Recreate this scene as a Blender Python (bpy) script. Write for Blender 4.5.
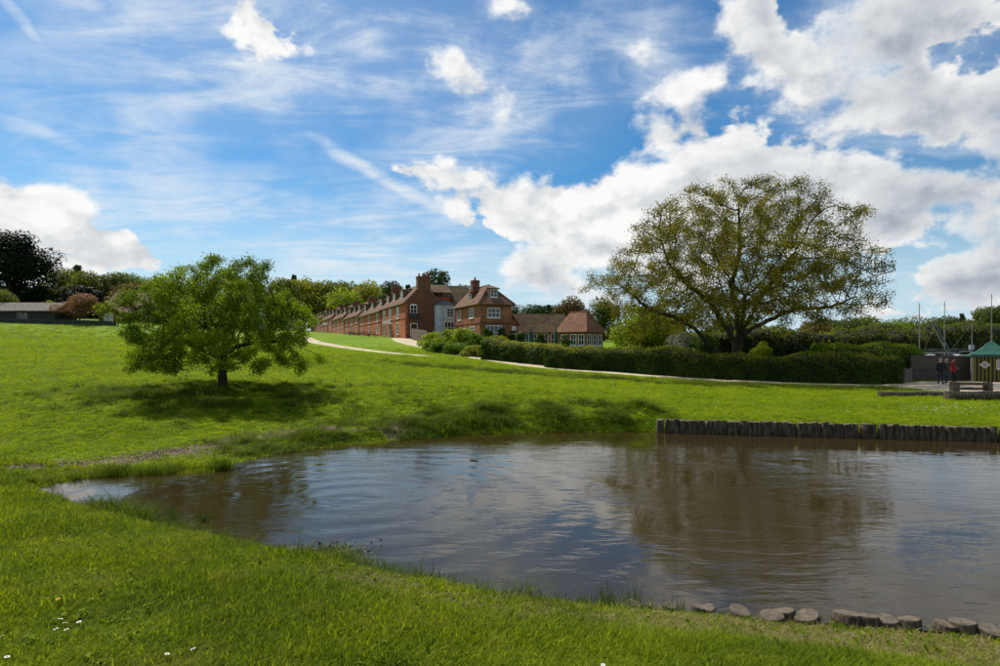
import bpy, bmesh, math, random
import numpy as np
from mathutils import Vector, Matrix, noise as mnoise

R = math.radians
scene = bpy.context.scene
for o in list(bpy.data.objects):
    bpy.data.objects.remove(o)
COL = scene.collection

# ------------------------------------------------------------------ camera
EYE = 2.6            # metres above the water of the pond
F = 611.0            # focal length in pixels of a 1000 px wide picture
HZ = 350.0           # picture row of the level horizon
cam_d = bpy.data.cameras.new('camera')
cam_d.sensor_width = 36.0
cam_d.lens = 36.0 * F / 1000.0
cam_d.shift_y = (HZ - 333.0) / 1000.0
cam_d.clip_start = 0.05
cam_d.clip_end = 6000.0
cam = bpy.data.objects.new('camera', cam_d)
cam.location = (0, 0, EYE)
cam.rotation_euler = (R(90), 0, 0)
COL.objects.link(cam)
scene.camera = cam

def at(px, py, D):
    """world point at depth D that is seen at a picture position"""
    return Vector(((px - 500.0) / F * D, D, EYE - (py - HZ) / F * D))

# ------------------------------------------------------------------ exposure
vs = scene.view_settings
vs.view_transform = 'Standard'
vs.look = 'None'
vs.exposure = 0.0
vs.gamma = 1.0
vs.use_curve_mapping = False
scene.cycles.max_bounces = 6
scene.cycles.transparent_max_bounces = 8
scene.cycles.sample_clamp_indirect = 6.0

# ------------------------------------------------------------------ sun
SUN = Vector((-0.44, 0.50, 0.75)).normalized()      # towards the sun
SUN_EL = math.asin(SUN.z)
SUN_AZ = math.atan2(SUN.x, SUN.y)                   # from +Y towards +X
sun_d = bpy.data.lights.new('sun', 'SUN')
sun_d.energy = 5.0
sun_d.angle = R(0.5)
sun_d.color = (1.0, 0.94, 0.83)
sun = bpy.data.objects.new('sun', sun_d)
sun.rotation_euler = SUN.to_track_quat('Z', 'Y').to_euler()
sun.location = SUN * 80
COL.objects.link(sun)

# ------------------------------------------------------------------ sky
class NT:
    """small helper that wires nodes"""
    def __init__(self, tree):
        self.t = tree
    def n(self, kind, **kw):
        nd = self.t.nodes.new(kind)
        for k, v in kw.items():
            setattr(nd, k, v)
        return nd
    def put(self, sock, v):
        if isinstance(v, bpy.types.NodeSocket):
            self.t.links.new(v, sock)
        elif v is not None:
            sock.default_value = v
    def math(self, op, a, b=None, c=None, clamp=False):
        nd = self.n('ShaderNodeMath', operation=op, use_clamp=clamp)
        self.put(nd.inputs[0], a); self.put(nd.inputs[1], b)
        if c is not None:
            self.put(nd.inputs[2], c)
        return nd.outputs[0]
    def vmath(self, op, a, b=None, out=0):
        nd = self.n('ShaderNodeVectorMath', operation=op)
        self.put(nd.inputs[0], a)
        if b is not None:
            self.put(nd.inputs[3 if op == 'SCALE' else 1], b)
        return nd.outputs[out]
    def ramp(self, v, a, b, lo=0.0, hi=1.0, smooth=True):
        nd = self.n('ShaderNodeMapRange', interpolation_type='SMOOTHSTEP' if smooth else 'LINEAR', clamp=True)
        self.put(nd.inputs[0], v)
        for i, x in enumerate((a, b, lo, hi)):
            self.put(nd.inputs[1 + i], x)
        return nd.outputs[0]
    def mixc(self, f, a, b, mode='MIX'):
        nd = self.n('ShaderNodeMix', data_type='RGBA', blend_type=mode)
        self.put(nd.inputs[0], f); self.put(nd.inputs[6], a); self.put(nd.inputs[7], b)
        return nd.outputs[2]
    def noise(self, vec, scale, detail=4.0, rough=0.55, dist=0.0, color=False, lac=2.0):
        nd = self.n('ShaderNodeTexNoise')
        if vec is not None:
            self.put(nd.inputs['Vector'], vec)
        nd.inputs['Scale'].default_value = scale
        nd.inputs['Detail'].default_value = detail
        nd.inputs['Roughness'].default_value = rough
        nd.inputs['Lacunarity'].default_value = lac
        nd.inputs['Distortion'].default_value = dist
        return nd.outputs[1 if color else 0]
    def blob(self, vec, c, r, rot, amp, soft=0.0, after=None):
        # 'after' makes the banks wait for each other, which keeps the shader's working memory small
        mp = self.n('ShaderNodeMapping', vector_type='TEXTURE')
        if after is not None:
            vec = self.vmath('ADD', vec, self.math('MULTIPLY', after, 1e-7))
        self.put(mp.inputs[0], vec)
        mp.inputs[1].default_value = (c[0], c[1], 0)
        mp.inputs[2].default_value = (0, 0, rot)
        mp.inputs[3].default_value = (r[0], r[1], 1)
        ln = self.vmath('LENGTH', mp.outputs[0], out=1)
        return self.ramp(ln, soft, 1.0, amp, 0.0)

def azel(px, py):
    """compass bearing and height above the horizon, in degrees, of a picture position"""
    x, y, z = (px - 500) / F, 1.0, (HZ - py) / F
    return math.degrees(math.atan2(x, y)), math.degrees(math.atan2(z, math.hypot(x, y)))

def cloud(px, py, rx, ry, rot=0.0, amp=1.0):
    """a cloud bank: bearing, height, radii in degrees"""
    a, e = azel(px, py)
    k = math.degrees(1 / F)
    ca = math.cos(math.atan2(px - 500, F)); ce = math.cos(R(e))
    return (a, e), (rx * k * ca * ca, ry * k * ca * ce), -R(rot), amp

# heaped clouds: bearing/height banks with the broken edge made by noise
HEAPS = [cloud(*c) for c in [
    # right-hand bank
    (760, 20, 95, 50, 35, .85), (800, 75, 90, 40, 20, .8), (880, 40, 70, 55, 0, .62), (950, 25, 110, 80, 0, .62),
    (870, 105, 100, 40, 10, .85), (960, 110, 90, 70, 0, .75), (1080, 120, 150, 160, 0, .75),
    # middle band
    (645, 132, 60, 30, 10, .85), (715, 118, 45, 22, -10, .8), (740, 150, 110, 38, 8, .9), (835, 175, 85, 45, 15, .85),
    # big heap beside the oak
    (540, 206, 68, 44, 0, 1.1), (628, 196, 68, 50, 0, 1.1), (590, 236, 90, 44, 0, 1.1), (660, 240, 80, 50, 0, .9),
    (720, 205, 90, 70, 0, .95), (800, 215, 90, 60, 0, .9), (690, 260, 90, 50, 0, .8), (532, 278, 48, 34, 0, .95), (590, 285, 50, 30, 0, .7),
    # grey bank on the right
    (880, 225, 95, 55, 0, .85), (960, 195, 80, 50, 0, .85), (955, 235, 70, 30, 0, .8), (905, 302, 100, 24, -6, .8),
    (975, 285, 90, 34, -5, .85), (1090, 250, 120, 90, 0, .8),
    # left
    (28, 208, 78, 52, 0, 1.0), (-30, 215, 80, 60, 0, 1.0), (15, 245, 70, 40, 0, .9), (118, 258, 80, 34, 5, 1.0), (60, 275, 60, 26, 0, .7),
    # small ones high up
    (258, 30, 62, 30, 28, .72), (288, 50, 46, 18, 30, .6), (450, 75, 75, 34, 50, .62), (485, 105, 46, 22, 30, .6),
    (515, 20, 40, 34, 30, .55), (525, 78, 22, 14, 0, .55), (380, 12, 40, 20, 40, .5), (470, 180, 50, 44, 40, .62), (425, 172, 50, 22, 30, .56), (480, 210, 50, 22, 25, .6),
    (633, 55, 36, 20, -10, .56), (690, 78, 40, 22, -20, .56),
]]
# clear gaps
GAPS = [cloud(*c) for c in [
    (840, 42, 26, 18, -35, .6), (792, 128, 26, 14, 10, .55), (920, 150, 34, 14, 10, .6), (672, 160, 30, 10, 30, .5),
    (690, 28, 60, 30, 30, .5), (560, 130, 40, 40, 0, .5), (900, 262, 70, 9, 0, .5),
]]
# thin high streaks
STREAKS = [cloud(*c) for c in [
    (300, 60, 300, 90, -8, .85), (160, 40, 220, 80, 20, .7), (360, 15, 260, 70, 0, .8), (480, 130, 160, 60, -25, .75), (470, 40, 120, 90, 0, .8),
    (250, 215, 320, 60, -4, .75), (400, 245, 260, 40, -4, .85), (100, 130, 220, 50, 20, .6), (160, 200, 160, 50, 20, .6), (470, 290, 320, 40, 0, .8),
    (600, 70, 150, 80, -25, .7), (640, 60, 90, 60, -20, .75), (900, 60, 260, 140, 0, .8), (830, 280, 300, 40, 0, .6), (220, 280, 300, 30, 0, .6),
    (60, 240, 160, 50, 0, .7),
]]
TRAILS = [cloud(*c) for c in [
    (395, 185, 165, 15, 25, 1.1), (50, 137, 100, 13, 14, .9), (25, 18, 60, 14, 45, .8), (330, 246, 200, 13, 2, .75), (440, 258, 150, 16, -10, .8), (170, 160, 110, 14, 38, .5),
]]
BILLOW = 2.6
world = bpy.data.worlds.new('World')
scene.world = world
world.use_nodes = True
world.node_tree.nodes.clear()

def field(banks, gaps, a, e):
    """how much cloud stands at bearing a, height e (degrees)"""
    def one(bk):
        c, r, rot, amp = bk
        x, y = a - c[0], e - c[1]
        u = (x * math.cos(rot) + y * math.sin(rot)) / r[0]
        v = (-x * math.sin(rot) + y * math.cos(rot)) / r[1]
        t = max(0.0, 1.0 - math.hypot(u, v))
        t = min(1.0, t * 1.5)
        return amp * t * t * (3 - 2 * t)
    return max(0.0, max(one(k) for k in banks) - sum(one(k) for k in gaps))

def lookup(w, az, el, banks, gaps, nramps, e0, e1, a0=-44.0, a1=44.0, stops=32):
    """the field as a few colour ramps over the bearing, one channel per height"""
    nb = nramps * 3
    step = (e1 - e0) / (nb - 1)
    u = w.ramp(az, a0, a1, smooth=False)
    ei = w.math('DIVIDE', w.math('SUBTRACT', el, e0), step)
    ei = w.math('MINIMUM', w.math('MAXIMUM', ei, 0.0), nb - 1.0)
    acc = None
    for k in range(nramps):
        rp = w.n('ShaderNodeValToRGB')
        cr = rp.color_ramp
        cr.interpolation = 'B_SPLINE'
        while len(cr.elements) < stops:
            cr.elements.new(0.5)
        for i in range(stops):
            p = i / (stops - 1)
            cr.elements[i].position = p
        for i in range(stops):
            p = cr.elements[i].position
            cr.elements[i].color = [field(banks, gaps, a0 + p * (a1 - a0), e0 + (3 * k + j) * step) for j in range(3)] + [1]
        w.put(rp.inputs[0], u)
        hat = w.vmath('ABSOLUTE', w.vmath('SUBTRACT', ei, (3 * k, 3 * k + 1, 3 * k + 2)))
        hat = w.vmath('MAXIMUM', w.vmath('SUBTRACT', (1, 1, 1), hat), (0, 0, 0))
        dt = w.vmath('DOT_PRODUCT', rp.outputs[0], hat, out=1)
        acc = dt if acc is None else w.math('ADD', acc, dt)
    return acc

def build_world():
    w = NT(world.node_tree)
    out = w.n('ShaderNodeOutputWorld')
    bg = w.n('ShaderNodeBackground')
    sky = w.n('ShaderNodeTexSky', sky_type='NISHITA', sun_disc=False)
    sky.sun_elevation = SUN_EL
    sky.sun_rotation = SUN_AZ
    sky.air_density = 1.0
    sky.dust_density = 0.35
    sky.ozone_density = 2.2
    tc = w.n('ShaderNodeTexCoord')
    d = w.vmath('NORMALIZE', tc.outputs['Generated'])
    sp = w.n('ShaderNodeSeparateXYZ'); w.put(sp.inputs[0], d)
    az = w.math('MULTIPLY', w.math('ARCTAN2', sp.outputs[0], sp.outputs[1]), 57.29578)
    el = w.math('MULTIPLY', w.math('ARCSINE', sp.outputs[2]), 57.29578)
    st = w.vmath('MULTIPLY', d, (1.0, 1.0, 1.4))
    # the banks are bent by a slow noise so that no outline stays smooth
    wn = w.n('ShaderNodeSeparateXYZ')
    w.put(wn.inputs[0], w.vmath('SUBTRACT', w.noise(st, 8.0, 3.0, 0.6, color=True), (0.5, 0.5, 0.5)))
    azw = w.math('ADD', az, w.math('MULTIPLY', wn.outputs[0], 5.0))
    elw = w.math('ADD', el, w.math('MULTIPLY', wn.outputs[1], 4.0))
    outside = w.math('MAXIMUM', w.ramp(w.math('ABSOLUTE', az), 43.0, 54.0), w.ramp(el, 32.0, 38.0))
    big = w.noise(st, 2.3, 2.0, 0.5)
    cov = lookup(w, azw, elw, HEAPS, GAPS, 5, 0.5, 32.0)
    covx = w.math('MULTIPLY', w.ramp(big, 0.44, 0.66), 0.85)
    cov = w.math('ADD', w.math('MULTIPLY', cov, w.math('SUBTRACT', 1.0, outside)), w.math('MULTIPLY', covx, outside))
    # billows
    def bill(vec):
        n1 = w.noise(vec, 10.0, 8.0, 0.56, 0.1)
        return w.math('MULTIPLY', w.math('SUBTRACT', n1, 0.5), BILLOW)
    b0 = bill(st)
    side = (SUN - Vector((0, 1, 0.25)).normalized() * SUN.dot(Vector((0, 1, 0.25)).normalized())).normalized()
    b1 = bill(w.vmath('ADD', st, tuple(Vector((side.x, side.y, side.z * 1.4)) * 0.028)))
    d0 = w.math('SUBTRACT', w.math('ADD', cov, w.math('MULTIPLY', b0, w.ramp(cov, 0.0, 0.3, 0.1, 1.0))), 0.33)
    # --- thin high veil
    veil = w.math('MULTIPLY', lookup(w, azw, elw, STREAKS, [(( -200, -60), (1, 1), 0, 0)], 3, 0.0, 32.0), w.math('SUBTRACT', 1.0, outside))
    veil = w.math('ADD', veil, w.math('MULTIPLY', outside, 0.35))
    cb = w.n('ShaderNodeCombineXYZ'); w.put(cb.inputs[0], w.math('ADD', az, w.math('MULTIPLY', wn.outputs[0], 2.5))); w.put(cb.inputs[1], w.math('ADD', el, w.math('MULTIPLY', wn.outputs[2], 2.5)))
    trail = None
    for c, r, rot, amp in TRAILS:
        b = w.blob(cb.outputs[0], c, r, rot, amp, after=trail if trail is not None else veil)
        trail = b if trail is None else w.math('MAXIMUM', trail, b)
    plane = w.vmath('DIVIDE', d, w.math('ADD', w.math('MAXIMUM', sp.outputs[2], 0.0), 0.12))
    mp = w.n('ShaderNodeMapping'); w.put(mp.inputs[0], plane)
    mp.inputs[2].default_value = (0, 0, R(-52)); mp.inputs[3].default_value = (0.9, 2.1, 1)
    fib = w.noise(mp.outputs[0], 2.4, 9.0, 0.66, 0.6)
    fibm = w.ramp(w.math('ADD', w.math('MULTIPLY', fib, 0.6), w.math('MULTIPLY', w.math('ADD', w.math('DIVIDE', b0, BILLOW), 0.5), 0.4)), 0.40, 0.66)
    va = w.math('MULTIPLY', veil, w.math('ADD', w.math('MULTIPLY', fibm, 1.05), 0.22), clamp=True)
    va = w.math('MAXIMUM', va, w.math('MULTIPLY', trail, w.ramp(w.math('ADD', fib, w.math('MULTIPLY', b0, 0.12)), 0.30, 0.62, 0.25, 1.0)), clamp=True)
    # --- colours
    hs = w.n('ShaderNodeHueSaturation')
    hs.inputs['Saturation'].default_value = 1.36
    hs.inputs['Value'].default_value = 1.0
    w.put(hs.inputs['Color'], sky.outputs[0])
    blue = w.mixc(1.0, hs.outputs[0], (0.93, 1.22, 1.24, 1), 'MULTIPLY')
    # pale air low over the land
    blue = w.mixc(w.ramp(el, -1.0, 15.0, 0.92, 0.0), blue, (6.6, 8.6, 10.2, 1))
    col = w.mixc(w.math('MULTIPLY', va, 0.92), blue, (9.0, 9.8, 10.6, 1))
    fuzz = w.ramp(w.noise(st, 5.0, 2.0), 0.40, 0.62, 0.12, 0.46)
    edge = w.ramp(d0, -0.02, fuzz)
    thick = w.math('MULTIPLY', w.ramp(d0, 0.05, 0.85), w.ramp(w.noise(w.vmath('ADD', st, (3.1, 1.7, 0.4)), 6.5, 3.0), 0.36, 0.62))
    lit = w.math('SUBTRACT', b0, b1)
    shade = w.math('ADD', w.math('MULTIPLY', w.ramp(lit, -0.45, 0.32, 1.0, 0.0), 0.55), w.math('MULTIPLY', thick, 0.46))
    # the underside of the large bank to the right is the greyest
    rgt = w.ramp(az, 14.0, 38.0, -0.12, 0.30)
    shade = w.math('ADD', shade, w.math('MULTIPLY', rgt, w.ramp(d0, 0.0, 0.4)), clamp=True)
    ccol = w.mixc(shade, (11.4, 11.4, 11.2, 1), (4.2, 4.8, 5.7, 1))
    col = w.mixc(edge, col, ccol)
    w.put(bg.inputs[0], col)
    bg.inputs[1].default_value = 0.085
    w.put(out.inputs[0], bg.outputs[0])
build_world()
try:
    world.cycles.sampling_method = 'MANUAL'
    world.cycles.sample_map_resolution = 512
except Exception:
    pass

# ================================================================== helpers
rng = np.random.default_rng(7)
random.seed(7)

def link(o, parent=None):
    COL.objects.link(o)
    if parent is not None:
        o.parent = parent
    return o

def tag(o, label=None, cat=None, group=None, kind=None):
    if label: o['label'] = label
    if cat: o['category'] = cat
    if group: o['group'] = group
    if kind: o['kind'] = kind
    return o

def empty(name, loc=(0, 0, 0), rz=0.0, label=None, cat=None, group=None):
    o = bpy.data.objects.new(name, None)
    o.empty_display_size = 0.3
    o.location = loc
    o.rotation_euler = (0, 0, rz)
    COL.objects.link(o)
    return tag(o, label, cat, group)

def mesh_np(name, V, Fc, mat=None, smooth=False, attrs=None):
    """V (n,3), Fc (m,k) all faces of the same size"""
    V = np.asarray(V, dtype=np.float32); Fc = np.asarray(Fc, dtype=np.int32)
    me = bpy.data.meshes.new(name)
    me.vertices.add(len(V)); me.vertices.foreach_set('co', V.ravel())
    m, k = Fc.shape
    me.loops.add(m * k); me.loops.foreach_set('vertex_index', Fc.ravel())
    me.polygons.add(m)
    me.polygons.foreach_set('loop_start', np.arange(m, dtype=np.int32) * k)
    if smooth:
        me.polygons.foreach_set('use_smooth', np.ones(m, dtype=bool))
    if attrs:
        for an, av in attrs.items():
            a = me.attributes.new(an, 'FLOAT', 'POINT')
            a.data.foreach_set('value', np.asarray(av, dtype=np.float32))
    me.update(calc_edges=True)
    if mat: me.materials.append(mat)
    return me

def obj_np(name, V, Fc, mat=None, parent=None, smooth=False, attrs=None):
    return link(bpy.data.objects.new(name, mesh_np(name, V, Fc, mat, smooth, attrs)), parent)

class MB:
    """collects shapes and links them as one mesh object"""
    def __init__(self):
        self.v = []; self.f = []; self.m = []; self.mi = 0
    def add(self, vs, fs):
        b = len(self.v)
        self.v += [tuple(p) for p in vs]
        for f in fs:
            self.f.append([b + i for i in f]); self.m.append(self.mi)
    def box(self, x0, x1, y0, y1, z0, z1):
        self.add([(x0, y0, z0), (x1, y0, z0), (x1, y1, z0), (x0, y1, z0), (x0, y0, z1), (x1, y0, z1), (x1, y1, z1), (x0, y1, z1)],
                 [(0, 3, 2, 1), (4, 5, 6, 7), (0, 1, 5, 4), (1, 2, 6, 5), (2, 3, 7, 6), (3, 0, 4, 7)])
    def prism(self, poly, d):
        """closed polygon (list of 3D points) pushed along vector d"""
        n = len(poly); d = Vector(d)
        a = [Vector(p) for p in poly]; b = [p + d for p in a]
        self.add(a + b, [tuple(reversed(range(n))), tuple(range(n, 2 * n))] + [(i, (i + 1) % n, n + (i + 1) % n, n + i) for i in range(n)])
    def tube(self, pts, rad, k=8, cap=True):
        pts = [Vector(p) for p in pts]
        if not isinstance(rad, (list, tuple)): rad = [rad] * len(pts)
        vs = []; up = Vector((0.13, 0.31, 0.94))
        for i, p in enumerate(pts):
            t = (pts[min(i + 1, len(pts) - 1)] - pts[max(i - 1, 0)]).normalized()
            x = t.cross(up)
            if x.length < 1e-3: x = t.cross(Vector((1, 0, 0)))
            x.normalize(); y = t.cross(x)
            up = x.cross(t)
            for j in range(k):
                a = 2 * math.pi * j / k
                vs.append(p + (x * math.cos(a) + y * math.sin(a)) * rad[i])
        fs = []
        for i in range(len(pts) - 1):
            for j in range(k):
                fs.append((i * k + j, i * k + (j + 1) % k, (i + 1) * k + (j + 1) % k, (i + 1) * k + j))
        if cap:
            fs.append(tuple(range(k))); fs.append(tuple(reversed(range((len(pts) - 1) * k, len(pts) * k))))
        self.add(vs, fs)
    def slab(self, quad, th):
        """a thick sheet: quad corners pushed along the normal by th"""
        q = [Vector(p) for p in quad]
        n = (q[1] - q[0]).cross(q[2] - q[0]).normalized() * th
        self.prism(q, n)
    def mesh(self, name, *mats, smooth=False):
        me = bpy.data.meshes.new(name)
        me.from_pydata(self.v, [], self.f)
        for m in mats: me.materials.append(m)
        if len(mats) > 1:
            me.polygons.foreach_set('material_index', self.m)
        if smooth:
            me.polygons.foreach_set('use_smooth', [True] * len(me.polygons))
        bm = bmesh.new(); bm.from_mesh(me)
        bmesh.ops.recalc_face_normals(bm, faces=bm.faces)
        bm.to_mesh(me); bm.free()
        me.update()
        return me
    def build(self, name, *mats, parent=None, smooth=False):
        return link(bpy.data.objects.new(name, self.mesh(name, *mats, smooth=smooth)), parent)

def copy_tree(o, parent=None):
    c = o.copy(); COL.objects.link(c); c.parent = parent
    for ch in list(o.children):
        copy_tree(ch, c)
    return c

# ------------------------------------------------------------------ materials
def new_mat(name):
    m = bpy.data.materials.new(name); m.use_nodes = True
    m.node_tree.nodes.clear()
    w = NT(m.node_tree)
    out = w.n('ShaderNodeOutputMaterial')
    return m, w, out

def c4(c):
    return (c[0], c[1], c[2], 1.0)

def solid(name, c1, c2=None, scale=3.0, rough=0.8, bump=0.0, bscale=None, metal=0.0, spec=0.3, detail=5.0, lo=0.35, hi=0.65):
    """one paint or stuff, with an uneven tone"""
    m, w, out = new_mat(name)
    p = w.n('ShaderNodeBsdfPrincipled')
    tc = w.n('ShaderNodeTexCoord')
    n = w.noise(tc.outputs['Object'], scale, detail, 0.6)
    w.put(p.inputs['Base Color'], w.mixc(w.ramp(n, lo, hi), c4(c1), c4(c2 or c1)))
    p.inputs['Roughness'].default_value = rough
    p.inputs['Metallic'].default_value = metal
    p.inputs['Specular IOR Level'].default_value = spec
    if bump:
        b = w.n('ShaderNodeBump'); b.inputs['Strength'].default_value = bump; b.inputs['Distance'].default_value = 0.02
        w.put(b.inputs['Height'], w.noise(tc.outputs['Object'], bscale or scale * 6, 6.0, 0.6))
        w.put(p.inputs['Normal'], b.outputs[0])
    w.put(out.inputs[0], p.outputs[0])
    return m

def leaf_mat(name, c1, c2, trans=0.45, tcol=None, rough=0.55, patchy=0.0):
    """leaves and blades: light shines through them; 'tint' differs from leaf to leaf"""
    m, w, out = new_mat(name)
    at_ = w.n('ShaderNodeAttribute'); at_.attribute_name = 'tint'
    oi = w.n('ShaderNodeObjectInfo')
    f = w.math('ADD', w.math('MULTIPLY', at_.outputs['Fac'], 0.75), w.math('MULTIPLY', oi.outputs['Random'], 0.25))
    col = w.mixc(f, c4(c1), c4(c2))
    if patchy:
        # richer, poorer and drier patches of sward
        g = w.n('ShaderNodeNewGeometry')
        a = w.noise(g.outputs['Position'], 0.55, 4.0, 0.65); b = w.noise(w.vmath('ADD', g.outputs['Position'], (31.0, 7.0, 0.0)), 1.7, 4.0, 0.65)
        col = w.mixc(w.ramp(a, 0.40, 0.62, 0.0, patchy), col, w.mixc(1.0, col, (0.50, 0.60, 0.75, 1), 'MULTIPLY'))
        col = w.mixc(w.ramp(b, 0.50, 0.70, 0.0, patchy * .7), col, (c2[0] * .95, c2[1] * .72, c2[2] * 2.4, 1))
    p = w.n('ShaderNodeBsdfPrincipled')
    w.put(p.inputs['Base Color'], col)
    p.inputs['Roughness'].default_value = rough
    p.inputs['Specular IOR Level'].default_value = 0.08
    t = w.n('ShaderNodeBsdfTranslucent')
    tc = tcol or (1.25, 1.35, 0.5)
    w.put(t.inputs[0], w.mixc(1.0, col, c4(tc), 'MULTIPLY'))
    mx = w.n('ShaderNodeMixShader'); mx.inputs[0].default_value = trans
    w.put(mx.inputs[1], p.outputs[0]); w.put(mx.inputs[2], t.outputs[0])
    w.put(out.inputs[0], mx.outputs[0])
    return m

def bark_mat(name, c1, c2, scale=6.0):
    m, w, out = new_mat(name)
    p = w.n('ShaderNodeBsdfPrincipled')
    tc = w.n('ShaderNodeTexCoord')
    mp = w.n('ShaderNodeMapping'); w.put(mp.inputs[0], tc.outputs['Object']); mp.inputs[3].default_value = (1, 1, 0.22)
    n = w.noise(mp.outputs[0], scale, 6.0, 0.65)
    w.put(p.inputs['Base Color'], w.mixc(w.ramp(n, 0.35, 0.65), c4(c1), c4(c2)))
    p.inputs['Roughness'].default_value = 0.95
    p.inputs['Specular IOR Level'].default_value = 0.1
    b = w.n('ShaderNodeBump'); b.inputs['Strength'].default_value = 0.8; b.inputs['Distance'].default_value = 0.05
    w.put(b.inputs['Height'], n); w.put(p.inputs['Normal'], b.outputs[0])
    w.put(out.inputs[0], p.outputs[0])
    return m

# ================================================================== the lie of the land
# pond outline on the water level (z = 0), seen positions turned into ground positions
def on_water(px, py):
    D = EYE * F / (py - HZ)
    return ((px - 500) / F * D, D)

FAR_SHORE = [(30, 490), (70, 481), (110, 477), (150, 475), (190, 474), (222, 472), (240, 464), (262, 458), (300, 452), (345, 446), (400, 441), (450, 436), (500, 434), (560, 432.5), (620, 432), (668, 432)]
NEAR_SHORE = [(1100, 636), (1000, 627), (900, 619), (830, 614), (740, 609), (660, 609), (600, 614), (550, 619), (500, 613), (450, 603), (400, 592), (350, 580), (300, 566), (250, 552), (200, 540), (150, 524), (100, 512), (55, 503)]
WALL_A = on_water(668, 432.5)          # ends of the log revetment on the far side
WALL_B = on_water(1130, 445)
POND = [on_water(*p) for p in FAR_SHORE] + [WALL_B, (24.0, 12.0), (20.0, 6.5)] + [on_water(*p) for p in NEAR_SHORE]

def smooth_poly(P, it=2):
    P = [np.array(p) for p in P]
    for _ in range(it):
        Q = []
        for i in range(len(P)):
            a, b = P[i], P[(i + 1) % len(P)]
            Q += [a * .75 + b * .25, a * .25 + b * .75]
        P = Q
    return np.array(P)
PONDP = smooth_poly(POND, 1)

def pond_dist(x, y):
    """distance from the pond's edge, negative inside"""
    x = np.asarray(x, float); y = np.asarray(y, float)
    sh = x.shape; x = x.ravel(); y = y.ravel()
    best = np.full(x.shape, 1e9); ins = np.zeros(x.shape, bool)
    n = len(PONDP)
    for i in range(n):
        ax, ay = PONDP[i]; bx, by = PONDP[(i + 1) % n]
        dx, dy = bx - ax, by - ay
        t = np.clip(((x - ax) * dx + (y - ay) * dy) / (dx * dx + dy * dy + 1e-12), 0, 1)
        d = (x - ax - t * dx) ** 2 + (y - ay - t * dy) ** 2
        best = np.minimum(best, d)
        c = ((ay > y) != (by > y))
        xi = ax + (y - ay) * dx / (dy if abs(dy) > 1e-12 else 1e-12)
        ins ^= c & (x < xi)
    d = np.sqrt(best)
    return np.where(ins, -d, d).reshape(sh)

STRAND = np.array([on_water(*p) for p in [(-90, 486), (0, 476), (60, 470), (100, 466), (150, 460), (200, 453), (240, 445), (280, 439.5), (330, 436), (390, 435.5)]])
def strand_dist(x, y):
    x = np.asarray(x, float); y = np.asarray(y, float); best = np.full(x.shape, 1e9)
    for a, b in zip(STRAND[:-1], STRAND[1:]):
        dx, dy = b - a
        t = np.clip(((x - a[0]) * dx + (y - a[1]) * dy) / (dx * dx + dy * dy), 0, 1)
        best = np.minimum(best, (x - a[0] - t * dx) ** 2 + (y - a[1] - t * dy) ** 2)
    return np.sqrt(best)

def smoothstep(t):
    t = np.clip(t, 0, 1)
    return t * t * (3 - 2 * t)

def seen(px, py, D):
    v = at(px, py, D); return (v.x, v.y, v.z)

KNOTS = [
    # the bank the camera stands on
    (0, 0, 1.0), (0, -25, 1.3), (-25, -20, 1.6), (25, -20, 1.0), (-3, 3, .92), (3, 3, .68), (0, 4, .66), (-6, 5, .85), (-12, 6, 1.0), (-8, 8.5, .48), (-3, 7, .42), (0, 5.7, .34), (2.2, 5.2, .13), (4, 4.7, .13), (8, 4, .25), (16, 2, .5), (-11.5, 11, .35), (-20, 8, 1.3), (-5, 8.2, .3),
    # low shore on the left
    (-11, 13.2, .12), (-14, 13.5, .3), (-8, 14, .1), (-6, 15.2, .12), (-4, 16.3, .12),
    seen(0, 440, 16.5), seen(60, 425, 18), seen(150, 432, 17.6), seen(250, 432, 18.2), seen(0, 405, 22),
    seen(222, 387, 25), seen(120, 385, 26), seen(320, 390, 25.5), seen(0, 375, 30), seen(60, 352, 45), seen(0, 340, 60), seen(30, 323, 80), seen(120, 324, 82), seen(200, 345, 55), seen(260, 350, 50), seen(150, 365, 36),
    # middle: rough bank, then the green slope
    seen(400, 415, 20.8), seen(400, 396, 23), seen(500, 414, 20.8), seen(500, 398, 23), seen(600, 414, 20.8), seen(600, 402, 23), seen(400, 375, 38), seen(500, 378, 38), seen(300, 372, 38),
    seen(300, 352, 60), seen(400, 356, 60), seen(310, 340, 90), seen(412, 339, 95), seen(370, 336, 130), seen(340, 333.5, 165), seen(318, 332, 205), seen(250, 330, 120), seen(200, 325, 110),
    seen(480, 352, 75), seen(490, 345.5, 84), seen(560, 346, 85), seen(620, 352, 78), seen(490, 361, 58), seen(560, 369, 50), seen(440, 352, 72),
    # flat quay side to the right
    seen(700, 378, 45), seen(620, 373, 47), seen(800, 382.5, 42.5), seen(900, 385, 40.5), seen(945, 384, 40.5), seen(1000, 384, 40.5), seen(1150, 386, 40.5), (8, 19.6, .38), (15, 18.6, .38), (25, 18, .38), seen(700, 401, 25.6), seen(850, 403, 25), seen(1000, 406, 24), seen(1150, 406, 24), seen(700, 388, 35), seen(900, 391, 33),
    (15, 60, .9), (35, 60, .5), (70, 60, .3), (30, 90, 2.2), (70, 100, 1.0), (0, 110, 4.6), (10, 150, 6), (60, 170, 3), (120, 120, 1), (-120, 120, 10), (-80, 90, 8), (-50, 40, 4.2), (-60, 20, 3.2), (-90, 260, 12), (-20, 240, 9), (60, 260, 5), (160, 240, 2), (-200, 200, 16), (140, 40, .6), (90, 10, .8), (-90, -20, 3),
]
KN = np.array(KNOTS, float)
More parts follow.
